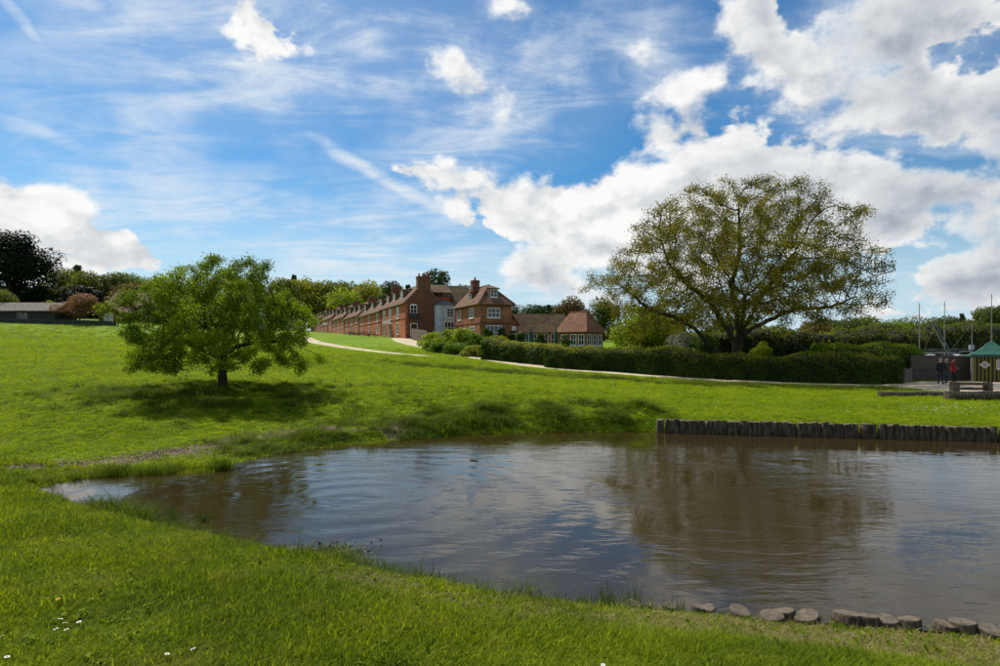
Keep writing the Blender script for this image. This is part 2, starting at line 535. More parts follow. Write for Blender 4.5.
def _tps_fit():
    n = len(KN); P = KN[:, :2]
    d2 = ((P[:, None] - P[None]) ** 2).sum(-1)
    K = 0.5 * d2 * np.log(d2 + 1e-9)
    K += np.eye(n) * 1.5
    Q = np.hstack([np.ones((n, 1)), P])
    A = np.zeros((n + 3, n + 3)); A[:n, :n] = K; A[:n, n:] = Q; A[n:, :n] = Q.T
    return np.linalg.solve(A, np.concatenate([KN[:, 2], np.zeros(3)]))
TPSW = _tps_fit()
def _tps(x, y):
    o = TPSW[-3] + TPSW[-2] * x + TPSW[-1] * y
    for i in range(len(KN)):
        d2 = (x - KN[i, 0]) ** 2 + (y - KN[i, 1]) ** 2
        o = o + TPSW[i] * 0.5 * d2 * np.log(d2 + 1e-9)
    return o

def vnoise(x, y, s, seed=0):
    """smooth value noise"""
    x = np.asarray(x, float) / s + 37.2 * seed + 1000; y = np.asarray(y, float) / s + 11.7 * seed + 1000
    xi = np.floor(x).astype(np.int64); yi = np.floor(y).astype(np.int64)
    fx = x - xi; fy = y - yi
    fx = fx * fx * (3 - 2 * fx); fy = fy * fy * (3 - 2 * fy)
    def h(i, j):
        n = (i * 374761393 + j * 668265263 + seed * 974634) & 0x7fffffff
        n = ((n ^ (n >> 13)) * 1274126177) & 0x7fffffff
        return ((n ^ (n >> 16)) & 0xffff) / 65535.0
    a = h(xi, yi); b = h(xi + 1, yi); c = h(xi, yi + 1); d = h(xi + 1, yi + 1)
    return (a * (1 - fx) + b * fx) * (1 - fy) + (c * (1 - fx) + d * fx) * fy - 0.5

WDIR = np.array(WALL_B) - np.array(WALL_A); WLEN = np.hypot(*WDIR); WDIR = WDIR / WLEN

def ground_z(x, y):
    x = np.asarray(x, float); y = np.asarray(y, float)
    r = np.hypot(x, y)
    k = np.clip(230.0 / np.maximum(r, 1e-6), 0, 1)             # beyond the surveyed land it runs on level
    z = _tps(x * k, y * k)
    sd = pond_dist(x, y)
    # rough ground of the far bank and small unevenness everywhere
    near = np.clip(1 - r / 90, 0, 1)
    z = z + near * (vnoise(x, y, 2.3, 1) * .10 + vnoise(x, y, 0.8, 2) * .05)
    bank = np.exp(-((sd - 1.6) / 1.3) ** 2) * smoothstep((x + 7.5) / 3) * smoothstep((y - 15) / 2) * (1 - smoothstep((x - 4.5) / 2))
    z = z + bank * (.10 + vnoise(x, y, 0.9, 3) * .42 + vnoise(x, y, 0.35, 4) * .20)
    # ditch ridge below the path
    # shore: comes down to the water, steep at the revetment
    t = (x - WALL_A[0]) * WDIR[0] + (y - WALL_A[1]) * WDIR[1]
    wall = smoothstep((t + .3) / .5) * smoothstep((y - 13) / 2)
    lowleft = smoothstep((-x - 2.5) / 3) * smoothstep((y - 11.5) / 1.5)
    width = 0.75 * (1 - wall) + 0.22 * wall
    width = width * (1 - lowleft) + 2.2 * lowleft
    s = smoothstep(np.clip(sd, 0, None) / width)
    zo = -0.05 * (1 - s) + np.maximum(z, 0.03) * s
    # the bank rises steeply from the water on the middle of the far side
    zi = -0.05 - 0.55 * smoothstep(-sd / np.where(wall > .5, .25, 1.6))
    return np.where(sd > 0, zo, zi)

def gz(x, y):
    return float(ground_z(np.array([x]), np.array([y]))[0])

# ground sheet: a grid that is finer where the camera stands
def axis(segs):
    out = []
    for a, b, st in segs:
        n = max(1, int(round((b - a) / st)))
        out += list(np.linspace(a, b, n, endpoint=False))
    out.append(segs[-1][1])
    return np.array(out)
GX = axis([(-3000, -400, 260), (-400, -120, 20), (-120, -50, 4), (-50, -22, 1.0), (-22, -14, .4), (-14, 14, .16), (14, 24, .35), (24, 60, 1.0), (60, 140, 5), (140, 400, 20), (400, 3000, 260)])
GY = axis([(-600, -60, 60), (-60, -8, 4), (-8, 2, .5), (2, 14, .14), (14, 26, .15), (26, 48, .5), (48, 110, 1.2), (110, 260, 5), (260, 600, 30), (600, 4000, 300)])
def build_ground(mat):
    X, Y = np.meshgrid(GX, GY)
    Z = ground_z(X, Y)
    V = np.stack([X, Y, Z], -1).reshape(-1, 3)
    nx, ny = len(GX), len(GY)
    i = np.arange(nx - 1)[None] + np.arange(ny - 1)[:, None] * nx
    Fc = np.stack([i, i + 1, i + 1 + nx, i + nx], -1).reshape(-1, 4)
    x, y = V[:, 0], V[:, 1]
    sd = pond_dist(x, y)
    # bare mud and flotsam along the low left shore, thin strip elsewhere
    lowleft = smoothstep((-x - 1.5) / 3) * smoothstep((y - 11.2) / 1.2)
    wv = .85 + vnoise(x, y, 1.4, 5) * .6
    mud = np.exp(-((strand_dist(x, y) + vnoise(x, y, .5, 6) * .35) / wv) ** 2) * (sd > .1)
    mud = np.maximum(mud, lowleft * smoothstep((.2 - sd) / .15))
    mud = np.maximum(mud, smoothstep((.13 + vnoise(x, y, .5, 7) * .12 - sd) / .1))
    # worn, straw-coloured strip on the near bank, behind the logs
    dry = smoothstep((x + 4.0) / 3) * np.exp(-((sd - (.95 - .03 * x)) / .42) ** 2) * (y < 9) * (.75 + vnoise(x, y, .5, 8) * .9)
    dry = np.maximum(dry, .5 * smoothstep((x - 1) / 2) * (y < 9) * smoothstep((1.6 - sd) / .7))
    dry = np.maximum(dry, .45 * np.exp(-((y - 31) / 2.2) ** 2) * smoothstep((-x - 14) / 6))
    return obj_np('ground', V, Fc, mat, None, True, {'mud': np.clip(mud, 0, 1), 'dry': np.clip(dry, 0, 1)})

def ground_material():
    m, w, out = new_mat('turf')
    p = w.n('ShaderNodeBsdfPrincipled')
    g = w.n('ShaderNodeNewGeometry')
    pos = g.outputs['Position']
    a = w.noise(pos, 0.16, 4.0, 0.6)
    b = w.noise(pos, 1.3, 6.0, 0.65)
    c = w.noise(pos, 9.0, 5.0, 0.7)
    col = w.mixc(w.ramp(a, 0.38, 0.62), (0.140, 0.240, 0.006, 1), (0.205, 0.295, 0.008, 1))
    col = w.mixc(w.ramp(b, 0.40, 0.66, 0, 0.55), col, (0.085, 0.165, 0.010, 1))
    col = w.mixc(w.ramp(c, 0.45, 0.72, 0, 0.40), col, (0.215, 0.27, 0.03, 1))
    dr = w.n('ShaderNodeAttribute'); dr.attribute_name = 'dry'
    col = w.mixc(w.math('MULTIPLY', dr.outputs['Fac'], w.ramp(c, 0.3, 0.6, 0.4, 0.9)), col, (0.27, 0.23, 0.075, 1))
    md = w.n('ShaderNodeAttribute'); md.attribute_name = 'mud'
    mc = w.noise(pos, 22.0, 6.0, 0.75)
    mudc = w.mixc(w.ramp(mc, 0.42, 0.62), (0.070, 0.050, 0.032, 1), (0.31, 0.235, 0.16, 1))
    mudc = w.mixc(w.ramp(mc, 0.64, 0.70), mudc, (0.50, 0.46, 0.38, 1))
    col = w.mixc(w.ramp(w.math('ADD', md.outputs['Fac'], w.math('MULTIPLY', w.math('SUBTRACT', mc, 0.5), 0.5)), 0.35, 0.6), col, mudc)
    w.put(p.inputs['Base Color'], col)
    p.inputs['Roughness'].default_value = 0.95
    p.inputs['Specular IOR Level'].default_value = 0.1
    bp = w.n('ShaderNodeBump'); bp.inputs['Strength'].default_value = 0.9; bp.inputs['Distance'].default_value = 0.06
    w.put(bp.inputs['Height'], w.math('ADD', w.noise(pos, 5.0, 8.0, 0.75), w.math('MULTIPLY', b, 0.8)))
    w.put(p.inputs['Normal'], bp.outputs[0])
    w.put(out.inputs[0], p.outputs[0])
    return m
ground = tag(build_ground(ground_material()), kind='structure')

# ------------------------------------------------------------------ the pond
def water_material():
    m, w, out = new_mat('pond_water')
    p = w.n('ShaderNodeBsdfPrincipled')
    g = w.n('ShaderNodeNewGeometry')
    pos = g.outputs['Position']
    p.inputs['Base Color'].default_value = (0.034, 0.0235, 0.008, 1)
    p.inputs['Roughness'].default_value = 0.035
    p.inputs['IOR'].default_value = 1.333
    p.inputs['Specular IOR Level'].default_value = 0.5
    # small waves that run across the pond, broken into patches of calm and ruffled water
    mp = w.n('ShaderNodeMapping'); w.put(mp.inputs[0], pos)
    mp.inputs[2].default_value = (0, 0, R(12)); mp.inputs[3].default_value = (0.42, 1.25, 1)
    n1 = w.noise(mp.outputs[0], 2.6, 3.0, 0.55, 0.6)
    mp2 = w.n('ShaderNodeMapping'); w.put(mp2.inputs[0], pos)
    mp2.inputs[2].default_value = (0, 0, R(-16)); mp2.inputs[3].default_value = (0.6, 1.5, 1)
    n2 = w.noise(mp2.outputs[0], 8.0, 3.0, 0.6, 0.3)
    patch = w.ramp(w.noise(pos, 0.40, 3.0), 0.42, 0.58, 0.10, 1.15)
    # rings that spread from something that stirred the water
    rad = w.vmath('LENGTH', w.vmath('SUBTRACT', pos, (-2.6, 10.6, 0)), out=1)
    ring = w.math('MULTIPLY', w.math('SINE', w.math('ADD', w.math('MULTIPLY', rad, 9.0), w.math('MULTIPLY', n1, 5.0))), w.ramp(rad, 1.0, 8.0, 0.9, 0.0))
    h = w.math('ADD', w.math('MULTIPLY', w.math('MULTIPLY', n1, w.ramp(patch, 0.1, 1.15, 0.55, 1.0)), 1.2), w.math('MULTIPLY', w.math('MULTIPLY', n2, patch), 0.42))
    h = w.math('ADD', h, w.math('MULTIPLY', ring, 0.32))
    bp = w.n('ShaderNodeBump'); bp.inputs['Strength'].default_value = 0.165; bp.inputs['Distance'].default_value = 0.05
    w.put(bp.inputs['Height'], h)
    w.put(p.inputs['Normal'], bp.outputs[0])
    w.put(out.inputs[0], p.outputs[0])
    return m
def build_water():
    c = PONDP.mean(0)
    P = c + (PONDP - c) * 1.0
    # one sheet, slightly larger than the outline so that it runs in under the banks
    n = len(P)
    nrm = []
    for i in range(n):
        t = P[(i + 1) % n] - P[i - 1]; t = t / (np.hypot(*t) + 1e-9)
        nrm.append(np.array([t[1], -t[0]]))
    area = 0.5 * sum(P[i][0] * P[(i + 1) % n][1] - P[(i + 1) % n][0] * P[i][1] for i in range(n))
    sgn = 1 if area > 0 else -1
    Q = [tuple(P[i] + sgn * nrm[i] * 0.22) for i in range(n)]
    me = bpy.data.meshes.new('water')
    bm = bmesh.new()
    vs = [bm.verts.new((x, y, 0.0)) for x, y in Q]
    f = bm.faces.new(vs)
    bmesh.ops.triangulate(bm, faces=[f])
    bmesh.ops.recalc_face_normals(bm, faces=bm.faces)
    if sum(f.normal.z for f in bm.faces) < 0:
        bmesh.ops.reverse_faces(bm, faces=bm.faces)
    bm.to_mesh(me); bm.free()
    me.materials.append(water_material())
    return link(bpy.data.objects.new('water', me))
water = tag(build_water(), kind='structure')

# ================================================================== trees and shrubs
def unit(a):
    return a / (np.linalg.norm(a, axis=-1, keepdims=True) + 1e-9)

def leaf_arrays(C, N, size, aspect=0.6):
    """diamond leaves at C facing N"""
    n = len(C)
    u = unit(np.cross(N, unit(rng.normal(size=(n, 3)))))
    v = np.cross(N, u)
    s = np.asarray(size).reshape(-1, 1) * np.ones((n, 1))
    V = np.stack([C + u * s, C + v * s * aspect + N * s * .12, C - u * s, C - v * s * aspect + N * s * .12], 1).reshape(-1, 3)
    Fc = np.arange(n * 4).reshape(-1, 4)
    return V, Fc

def leaves(name, C, N, size, mat, parent=None, tint=None, aspect=0.6, kind=None):
    V, Fc = leaf_arrays(C, N, size, aspect)
    if tint is None: tint = rng.random(len(C))
    o = obj_np(name, V, Fc, mat, parent, False, {'tint': np.repeat(tint, 4)})
    if kind: o['kind'] = kind
    return o

def colonize(att, trunk, step, reach, kill, iters, lift=0.0, wander=0.12, seed=1):
    """space colonisation: branches grow towards the attraction points"""
    g = np.random.default_rng(seed)
    stem = [p for p in trunk if not isinstance(p, list)]
    pos = [np.array(p, float) for p in stem]
    par = [-1] + list(range(len(stem) - 1))
    for limb in trunk:                                   # ready-made limbs: [index on the stem, points...]
        if isinstance(limb, list):
            prev = limb[0]
            chain = [np.array(p, float) for p in limb[1:]]
            a = pos[prev]
            for b in chain:
                n = max(1, int(round(np.linalg.norm(b - a) / step)))
                for i in range(1, n + 1):
                    pos.append(a + (b - a) * i / n + g.normal(size=3) * step * .10); par.append(prev); prev = len(pos) - 1
                a = b
    att = att.copy()
    best = np.full(len(att), 1e9); idx = np.zeros(len(att), int)
    new = list(range(len(pos)))
    seen_ = set()
    for it in range(iters):
        for j in new:
            d = ((att - pos[j]) ** 2).sum(1)
            m = d < best
            best[m] = d[m]; idx[m] = j
        keep = best > kill * kill
        att, best, idx = att[keep], best[keep], idx[keep]
        if len(att) == 0: break
        act = best < reach * reach
        if not act.any():
            act = best <= best.min() * 1.2
        P = np.array(pos)
        dirs = unit(att[act] - P[idx[act]])
        S = np.zeros((len(pos), 3)); np.add.at(S, idx[act], dirs)
        new = []
        for j in np.unique(idx[act]):
            d = S[j]
            if np.linalg.norm(d) < 1e-4: d = g.normal(size=3)
            d = unit(d) + g.normal(size=3) * wander + np.array([0, 0, lift])
            p = pos[j] + unit(d) * step
            key = (j, tuple(np.round(p, 1)))
            if key in seen_: continue
            seen_.add(key)
            pos.append(p); par.append(j); new.append(len(pos) - 1)
        if not new: break
    return np.array(pos), np.array(par)

def branch_mesh(pos, par, tip=0.012, power=2.3, k=6, flare=1.0, trunk_nodes=0):
    n = len(pos)
    acc = np.zeros(n); kids = [[] for _ in range(n)]
    for i in range(n - 1, 0, -1):
        if acc[i] == 0: acc[i] = tip ** power
        acc[par[i]] += acc[i]; kids[par[i]].append(i)
    if acc[0] == 0: acc[0] = tip ** power
    rad = acc ** (1 / power)
    direc = np.zeros((n, 3))
    for i in range(1, n):
        direc[i] = pos[i] - pos[par[i]]
    direc[0] = (0, 0, 1)
    direc = unit(direc)
    for i in range(trunk_nodes):
        rad[i] *= 1 + flare * (1 - i / max(trunk_nodes, 1)) ** 3
    main = {}
    for i in range(n):
        if kids[i]: main[i] = max(kids[i], key=lambda c: acc[c])
    ci = np.arange(1, n); pi = par[1:]
    is_main = np.array([main[p] == c for c, p in zip(ci, pi)])
    dA = np.where(is_main[:, None], unit(direc[pi] + direc[ci]), direc[ci])
    rA = np.where(is_main, rad[pi], np.minimum(rad[pi], rad[ci] * 1.3))
    dB = direc[ci].copy()
    for q, c in enumerate(ci):
        if c in main: dB[q] = unit(direc[c] + direc[main[c]])
    def frame(d):
        ref = np.where(np.abs(d[:, 2:3]) < .9, np.array([[0, 0, 1.]]), np.array([[1., 0, 0]]))
        x = unit(np.cross(d, ref)); return x, np.cross(d, x)
    ang = np.arange(k) * 2 * np.pi / k
    def ring(c, d, r):
        x, y = frame(d)
        return c[:, None] + (x[:, None] * np.cos(ang)[None, :, None] + y[:, None] * np.sin(ang)[None, :, None]) * r[:, None, None]
    A = ring(pos[pi], dA, rA); B = ring(pos[ci], dB, rad[ci])
    V = np.concatenate([A, B], 1).reshape(-1, 3)
    b = (np.arange(n - 1) * 2 * k)[:, None]
    j = np.arange(k)[None]
    Fc = np.stack([b + j, b + (j + 1) % k, b + k + (j + 1) % k, b + k + j], -1).reshape(-1, 4)
    return V, Fc, rad

def grown_tree(name, base, profile, hollow, trunk, n_att, step, reach, kill, iters, tip, leafn, leafs, lmat, bmat, label, depth=1.0, lumps=0.16, seed=1, spread=.22, group=None, lift=0.03, leaf_thr=1.5, power=2.3, toward=0.0, tintmap=None, lumpf=None):
    """a tree whose crown fills a turned profile [(z, left radius, right radius)] above its base"""
    g = np.random.default_rng(seed)
    pz = np.array([p[0] for p in profile]); rl = np.array([p[1] for p in profile]); rr = np.array([p[2] for p in profile])
    o = np.argsort(pz); pz, rl, rr = pz[o], rl[o], rr[o]
    m = n_att * 8
    z = g.uniform(pz[0], pz[-1], m); ph = g.uniform(0, 2 * np.pi, m)
    cl = np.interp(z, pz, rl); cr = np.interp(z, pz, rr)
    Rm = cl + (cr - cl) * (1 + np.cos(ph)) / 2
    Rm = Rm * (1 + lumps * (np.sin(3 * ph + z * .9 + seed) + .8 * np.sin(5 * ph - z * 1.7) + .6 * np.sin(8 * ph + 2.3 * z)) / 1.6)
    t = g.random(m) ** .52
    area = Rm ** 2 / (Rm ** 2).max()
    ok = (g.random(m) < area) & hollow(z, t * Rm, ph)
    z, ph, Rm, t = z[ok][:n_att], ph[ok][:n_att], Rm[ok][:n_att], t[ok][:n_att]
    att = np.stack([np.cos(ph) * t * Rm, np.sin(ph) * t * Rm * depth, z], 1)
    pos, par = colonize(att, trunk, step, reach, kill, iters, lift, seed=seed)
    V, Fc, rad = branch_mesh(pos, par, tip, power, 7, .5, len([p for p in trunk if not isinstance(p, list)]))
    root = empty(name, base, 0, label, 'tree', group)
    obj_np('trunk', V, Fc, bmat, root, True)
    ln = np.where(rad < tip * leaf_thr)[0]
    par_ = par.copy(); par_[0] = 0
    cnt = leafn // max(1, len(ln))
    pick = np.repeat(ln, cnt + 1)[: leafn]
    f = g.random((len(pick), 1))
    C = pos[pick] * f + pos[par_[pick]] * (1 - f) + g.normal(size=(len(pick), 3)) * spread * np.array([1, 1, .75])
    ctr = np.array([0, 0, pz.mean()])
    N = unit(unit(C - ctr) * .5 + g.normal(size=C.shape) * .75 + np.array([0, 0, .45]))
    S = leafs * g.uniform(.6, 1.25, len(C))
    # neighbouring twigs share a tone, as clumps do
    tn = mclump(C, 1.1, seed)
    tint = np.clip(.48 + tn * 1.15 + g.normal(size=len(C)) * .16, 0, 1)
    leaves('crown', C, N, S, lmat, root, tint)
    return root

def mclump(C, s, seed=0):
    """clump noise in space from three sheets of value noise"""
    return (vnoise(C[:, 0] + C[:, 2] * .7, C[:, 1] - C[:, 2] * .4, s, seed) + vnoise(C[:, 0] - C[:, 1] * .5, C[:, 2] + C[:, 1] * .3, s, seed + 9)) * .8

BARK = bark_mat('oak_bark', (0.030, 0.024, 0.017), (0.085, 0.072, 0.050))
BARK2 = bark_mat('thorn_bark', (0.022, 0.017, 0.012), (0.065, 0.052, 0.036), 14.0)
OAK_LEAF = leaf_mat('young_oak_leaf', (0.090, 0.086, 0.010), (0.300, 0.262, 0.024), .46, (1.2, 1.2, .4))
THORN_LEAF = leaf_mat('thorn_leaf', (0.046, 0.082, 0.006), (0.245, 0.310, 0.015), .5)
LEAF = {
    'dark': leaf_mat('dark_evergreen_leaf', (0.008, 0.014, 0.008), (0.020, 0.030, 0.012), .15),
    'pine': leaf_mat('pine_needles', (0.021, 0.045, 0.024), (0.060, 0.093, 0.039), .2),
    'olive': leaf_mat('olive_spring_leaf', (0.083, 0.102, 0.021), (0.188, 0.203, 0.036), .4),
    'green': leaf_mat('fresh_green_leaf', (0.060, 0.120, 0.012), (0.165, 0.262, 0.024), .42),
    'lime': leaf_mat('lime_green_leaf', (0.120, 0.170, 0.014), (0.360, 0.410, 0.036), .48),
    'yellow': leaf_mat('yellow_green_leaf', (0.180, 0.188, 0.027), (0.345, 0.315, 0.045), .45),
    'copper': leaf_mat('copper_leaf', (0.128, 0.068, 0.039), (0.300, 0.188, 0.105), .35, (1.3, .9, .5)),
    'brown': leaf_mat('brown_spring_leaf', (0.090, 0.068, 0.024), (0.203, 0.158, 0.054), .35, (1.25, 1.0, .5)),
    'wood': leaf_mat('woodland_leaf', (0.033, 0.051, 0.013), (0.112, 0.135, 0.030), .35),
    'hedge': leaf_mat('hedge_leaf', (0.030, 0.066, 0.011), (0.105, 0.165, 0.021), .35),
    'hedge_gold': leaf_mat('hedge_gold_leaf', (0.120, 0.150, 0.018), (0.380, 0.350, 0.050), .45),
    'blossom': leaf_mat('white_blossom', (0.30, 0.30, 0.22), (0.66, 0.64, 0.55), .3, (1.0, 1.0, .9)),
}

# ---- the thorn tree on the left bank
def thorn_hollow(z, r, ph):
    return ~((z < 1.7) & (r < 2.5 + .4 * np.sin(3 * ph))) & ~((z < 2.3) & (r < 1.4)) & ~((z < .8) & (r < 3.0))
tb = at(222, 387, 25)
thorn_base = (tb.x, tb.y, gz(tb.x, tb.y) - .06)
grown_tree('broad_tree', thorn_base,
    [(5.45, .5, 1.2), (5.0, 1.5, 2.0), (4.45, 2.8, 2.2), (3.8, 3.2, 2.6), (3.1, 3.6, 2.9), (2.3, 3.75, 3.1), (1.6, 3.8, 3.2), (1.0, 3.6, 3.3), (.5, 3.0, 3.0), (.35, 2.6, 2.3)],
    thorn_hollow, [(0, 0, 0), (.02, .02, .3), (.01, 0, .6), (.05, .02, .9), (.03, .05, 1.15), (.08, .02, 1.4), (.12, .0, 1.65), [4, (-.5, -.1, 1.5), (-1.3, -.3, 1.9), (-2.2, -.5, 2.1)], [5, (.6, .1, 1.75), (1.5, .2, 2.0), (2.4, -.2, 1.9)], [6, (.1, -.5, 2.2), (-.1, -1.4, 2.5)]],
    2000, .15, 1.5, .34, 90, .0085, 118000, .041, THORN_LEAF, BARK2,
    'round green tree standing alone on the grass bank left of the pond', lumps=.26, seed=5, spread=.135, lift=.0, power=2.05, leaf_thr=1.25)

# ---- the great oak
def oak_hollow(z, r, ph):
    return (z > 2.6 + 3.8 * np.clip(1 - r / 9.5, 0, 1)) | (r > 9.0)
ob = at(735, 378, 48)
oak_base = (ob.x, ob.y, gz(ob.x, ob.y) - .1)
grown_tree('oak_tree', oak_base,
    [(15.7, 1.2, 1.6), (15.2, 3.6, 4.2), (14.2, 5.8, 6.8), (12.8, 7.4, 8.2), (11.0, 9.2, 8.9), (9.4, 10.2, 10.3), (7.6, 10.6, 10.9), (6.0, 10.4, 10.2), (4.6, 9.8, 7.6), (3.2, 9.0, 4.5), (2.4, 8.0, 2.0)],
    oak_hollow, [(0, 0, 0), (-.03, 0, .5), (.02, .02, 1.0), (.08, 0, 1.5), (.12, .04, 2.0), (.2, 0, 2.5), (.3, .05, 3.0),
     [2, (-.9, -.2, 1.6), (-2.2, -.5, 2.7), (-3.4, -.7, 3.9), (-5.2, -1.0, 4.8), (-7.2, -1.2, 5.4), (-8.6, -1.4, 6.6)],
     [5, (-.6, .3, 4.0), (-1.8, .6, 6.0), (-3.6, .8, 7.6), (-5.0, .6, 9.0)],
     [6, (1.3, .1, 3.9), (3.0, .4, 4.7), (5.2, .6, 5.5), (7.6, .3, 5.6), (9.4, .0, 6.4)],
     [6, (.9, -.4, 4.6), (1.8, -.9, 6.6), (3.4, -1.4, 8.8), (4.6, -1.6, 10.8)],
     [6, (.3, .4, 5.0), (.0, .8, 7.4), (.6, .6, 10.0), (.4, .2, 12.2)],
     [4, (.2, 1.2, 3.2), (.8, 3.2, 4.6), (1.2, 5.4, 6.0)],
     [5, (.0, -1.2, 3.6), (-.6, -3.2, 4.8), (-1.4, -5.4, 6.0)]],
    4600, .36, 3.2, .62, 90, .0150, 150000, .069, OAK_LEAF, BARK,
    'huge spreading oak with olive spring leaves rising behind the hedge', depth=.9, lumps=.15, seed=11, spread=.26, lift=.0, power=2.08)

# ---- background trees: a trunk with limbs and a crown made of leaf clumps
PROTO = {}
def crown_cloud(g, n, lobes, shell=.55):
    L = np.array(lobes)                      # x y z rx ry rz
    w = L[:, 3] * L[:, 4] * L[:, 5]; w = w ** .67
    k = g.choice(len(L), n, p=w / w.sum())
    d = unit(g.normal(size=(n, 3)))
    rr = (shell + (1 - shell) * g.random((n, 1)) ** .6) * (1 + .12 * np.sin(7 * d[:, :1] + 5 * d[:, 2:]))
    C = L[k, :3] + d * rr * L[k, 3:6]
    return C, d

def proto_tree(kind, seed, w=1.0, h=1.0, n=3800, leaf=.034, trunk=.3, nl=16, shape='round'):
    """crown and trunk meshes for a tree of height 1 and crown width about w"""
    g = np.random.default_rng(seed)
    lobes = []
    for i in range(nl):
        a = g.uniform(0, 2 * np.pi); q = g.random() ** .6
        zz = g.uniform(0, 1) if shape != 'cone' else (i + .5) / nl
        if shape == 'round':   prof = math.sin(math.pi * (0.12 + .80 * zz)) ** .7
        elif shape == 'cone':  prof = (1 - zz) ** .9 + .10; q = q * .5
        elif shape == 'flat':  prof = (.65 + .5 * zz) if zz < .7 else 1.1 * (1 - zz) / .3 + .15
        else:                  prof = 1.0 - .35 * zz
        r = .5 * w * prof * q
        s = (.16 + .10 * g.random()) * (.55 + .5 * w) * (1.0 if shape != 'cone' else .25 + .6 * prof)
        z0 = trunk + (1 - trunk) * (.10 + .76 * zz)
        lobes.append((math.cos(a) * r * .85, math.sin(a) * r * .85, z0, s, s, s * (.72 if shape != 'cone' else .5)))
    C, d = crown_cloud(g, n, lobes)
    N = unit(d * .75 + g.normal(size=d.shape) * .55 + np.array([0, 0, .35]))
    V, Fc = leaf_arrays(C, N, leaf * g.uniform(.6, 1.35, n), .7)
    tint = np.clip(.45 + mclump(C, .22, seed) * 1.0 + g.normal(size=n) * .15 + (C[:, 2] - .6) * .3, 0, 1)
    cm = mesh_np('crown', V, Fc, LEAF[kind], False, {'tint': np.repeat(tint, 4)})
    mb = MB()
    top = .78 if shape == 'cone' else .62
    mb.tube([(0, 0, -.02), (.008, 0, trunk * .5), (-.006, .01, trunk), (.01, 0, top)], [.030, .022, .018, .006], 7)
    for i in range(6):
        l = lobes[i]
        z0 = trunk * (.75 + .5 * g.random())
        mb.tube([(0, 0, z0), (l[0] * .5, l[1] * .5, (z0 + l[2]) * .5 + .02), (l[0], l[1], l[2])], [.012, .008, .003], 5)
    tm = mb.mesh('trunk', BARK2)
    return cm, tm

def tree_at(px, D, top, wpx, kind, label, shape='round', trunk=.25, seed=None, group=None, name='tree', base=None, n=3800, leaf=None, nl=20, cat='tree', sink=.0):
    n = int(n * 1.9)
    x = (px - 500) / F * D
    z0 = gz(x, D) - sink
    H = EYE - (top - HZ) / F * D - z0
    W = wpx / F * D
    key = (kind, shape, round(trunk, 2), (seed if seed is not None else int(px)) % 3, round(min(1.8, max(.4, W / H)) * 3) / 3, n, nl)
    if key not in PROTO:
        wr = key[4]
        PROTO[key] = proto_tree(kind, hash(str(key[1:])) % 9973 if False else (int(wr * 30) * 7 + key[3] * 101 + len(kind) * 13 + n % 97), wr, 1.0, n, (leaf or .030) * .68 * (.6 + .4 * wr), trunk, nl, shape)
    cm, tm = PROTO[key]
    root = empty(name, (x, D, z0), (px * 1.37) % 6.28, label, cat, group)
    k = W / (H * key[4])
    root.scale = (H * k, H * k, H)
    for nm, me in (('crown', cm), ('trunk', tm)):
        link(bpy.data.objects.new(nm, me), root)
    return root

GB = 'trees behind the brick terrace'
GL = 'trees beyond the meadow on the left'
GR = 'trees beyond the boatyard fence'
tree_at(14, 97, 233, 66, 'dark', 'very dark broad evergreen towering over the grey shed', 'flat', .18, 1, GL, 'evergreen_tree', n=11000, nl=34, leaf=.021)
tree_at(78, 118, 258, 20, 'pine', 'thin dark pine top poking above the olive trees', 'cone', .12, 1, GL, 'pine_tree')
tree_at(66, 108, 270, 46, 'olive', 'olive green tree just right of the very dark evergreen', 'round', .2, 2, GL)
tree_at(82, 98, 283, 40, 'dark', 'dark low yew above the copper coloured cherry', 'round', .1, 1, GL, 'yew_tree', n=6000)
tree_at(108, 104, 268, 42, 'olive', 'tall olive green tree above the red gabled cottage', 'round', .2, 0, GL)
tree_at(92, 103, 271, 44, 'olive', 'olive tree between the dark yew and the tall olive tree', 'round', .12, 1, GL)
tree_at(133, 112, 274, 40, 'green', 'dark green tree above the far cottage roofs', 'round', .2, 1, GL)
tree_at(128, 99, 284, 40, 'brown', 'brownish budding tree directly behind the cottage chimney', 'round', .2, 2, GL)
tree_at(150, 108, 280, 44, 'olive', 'olive tree behind the left edge of the round tree', 'round', .2, 1, GL)
tree_at(80, 81, 296, 56, 'copper', 'low copper leaved cherry tree beside the grey shed', 'flat', .3, 1, GL, 'cherry_tree')
tree_at(2, 84, 291, 34, 'olive', 'small olive bush tree at the left edge beside the shed', 'round', .1, 2, GL)
tree_at(50, 86, 300, 22, 'yellow', 'yellowish shrub showing over the grey shed roof', 'round', .1, 1, GL, 'shrub', cat='shrub')
tree_at(185, 120, 284, 60, 'olive', 'olive tree mostly hidden behind the round tree', 'round', .2, 0, GL)
tree_at(235, 130, 279, 60, 'green', 'green tree hidden behind the round tree crown', 'round', .2, 1, GL)
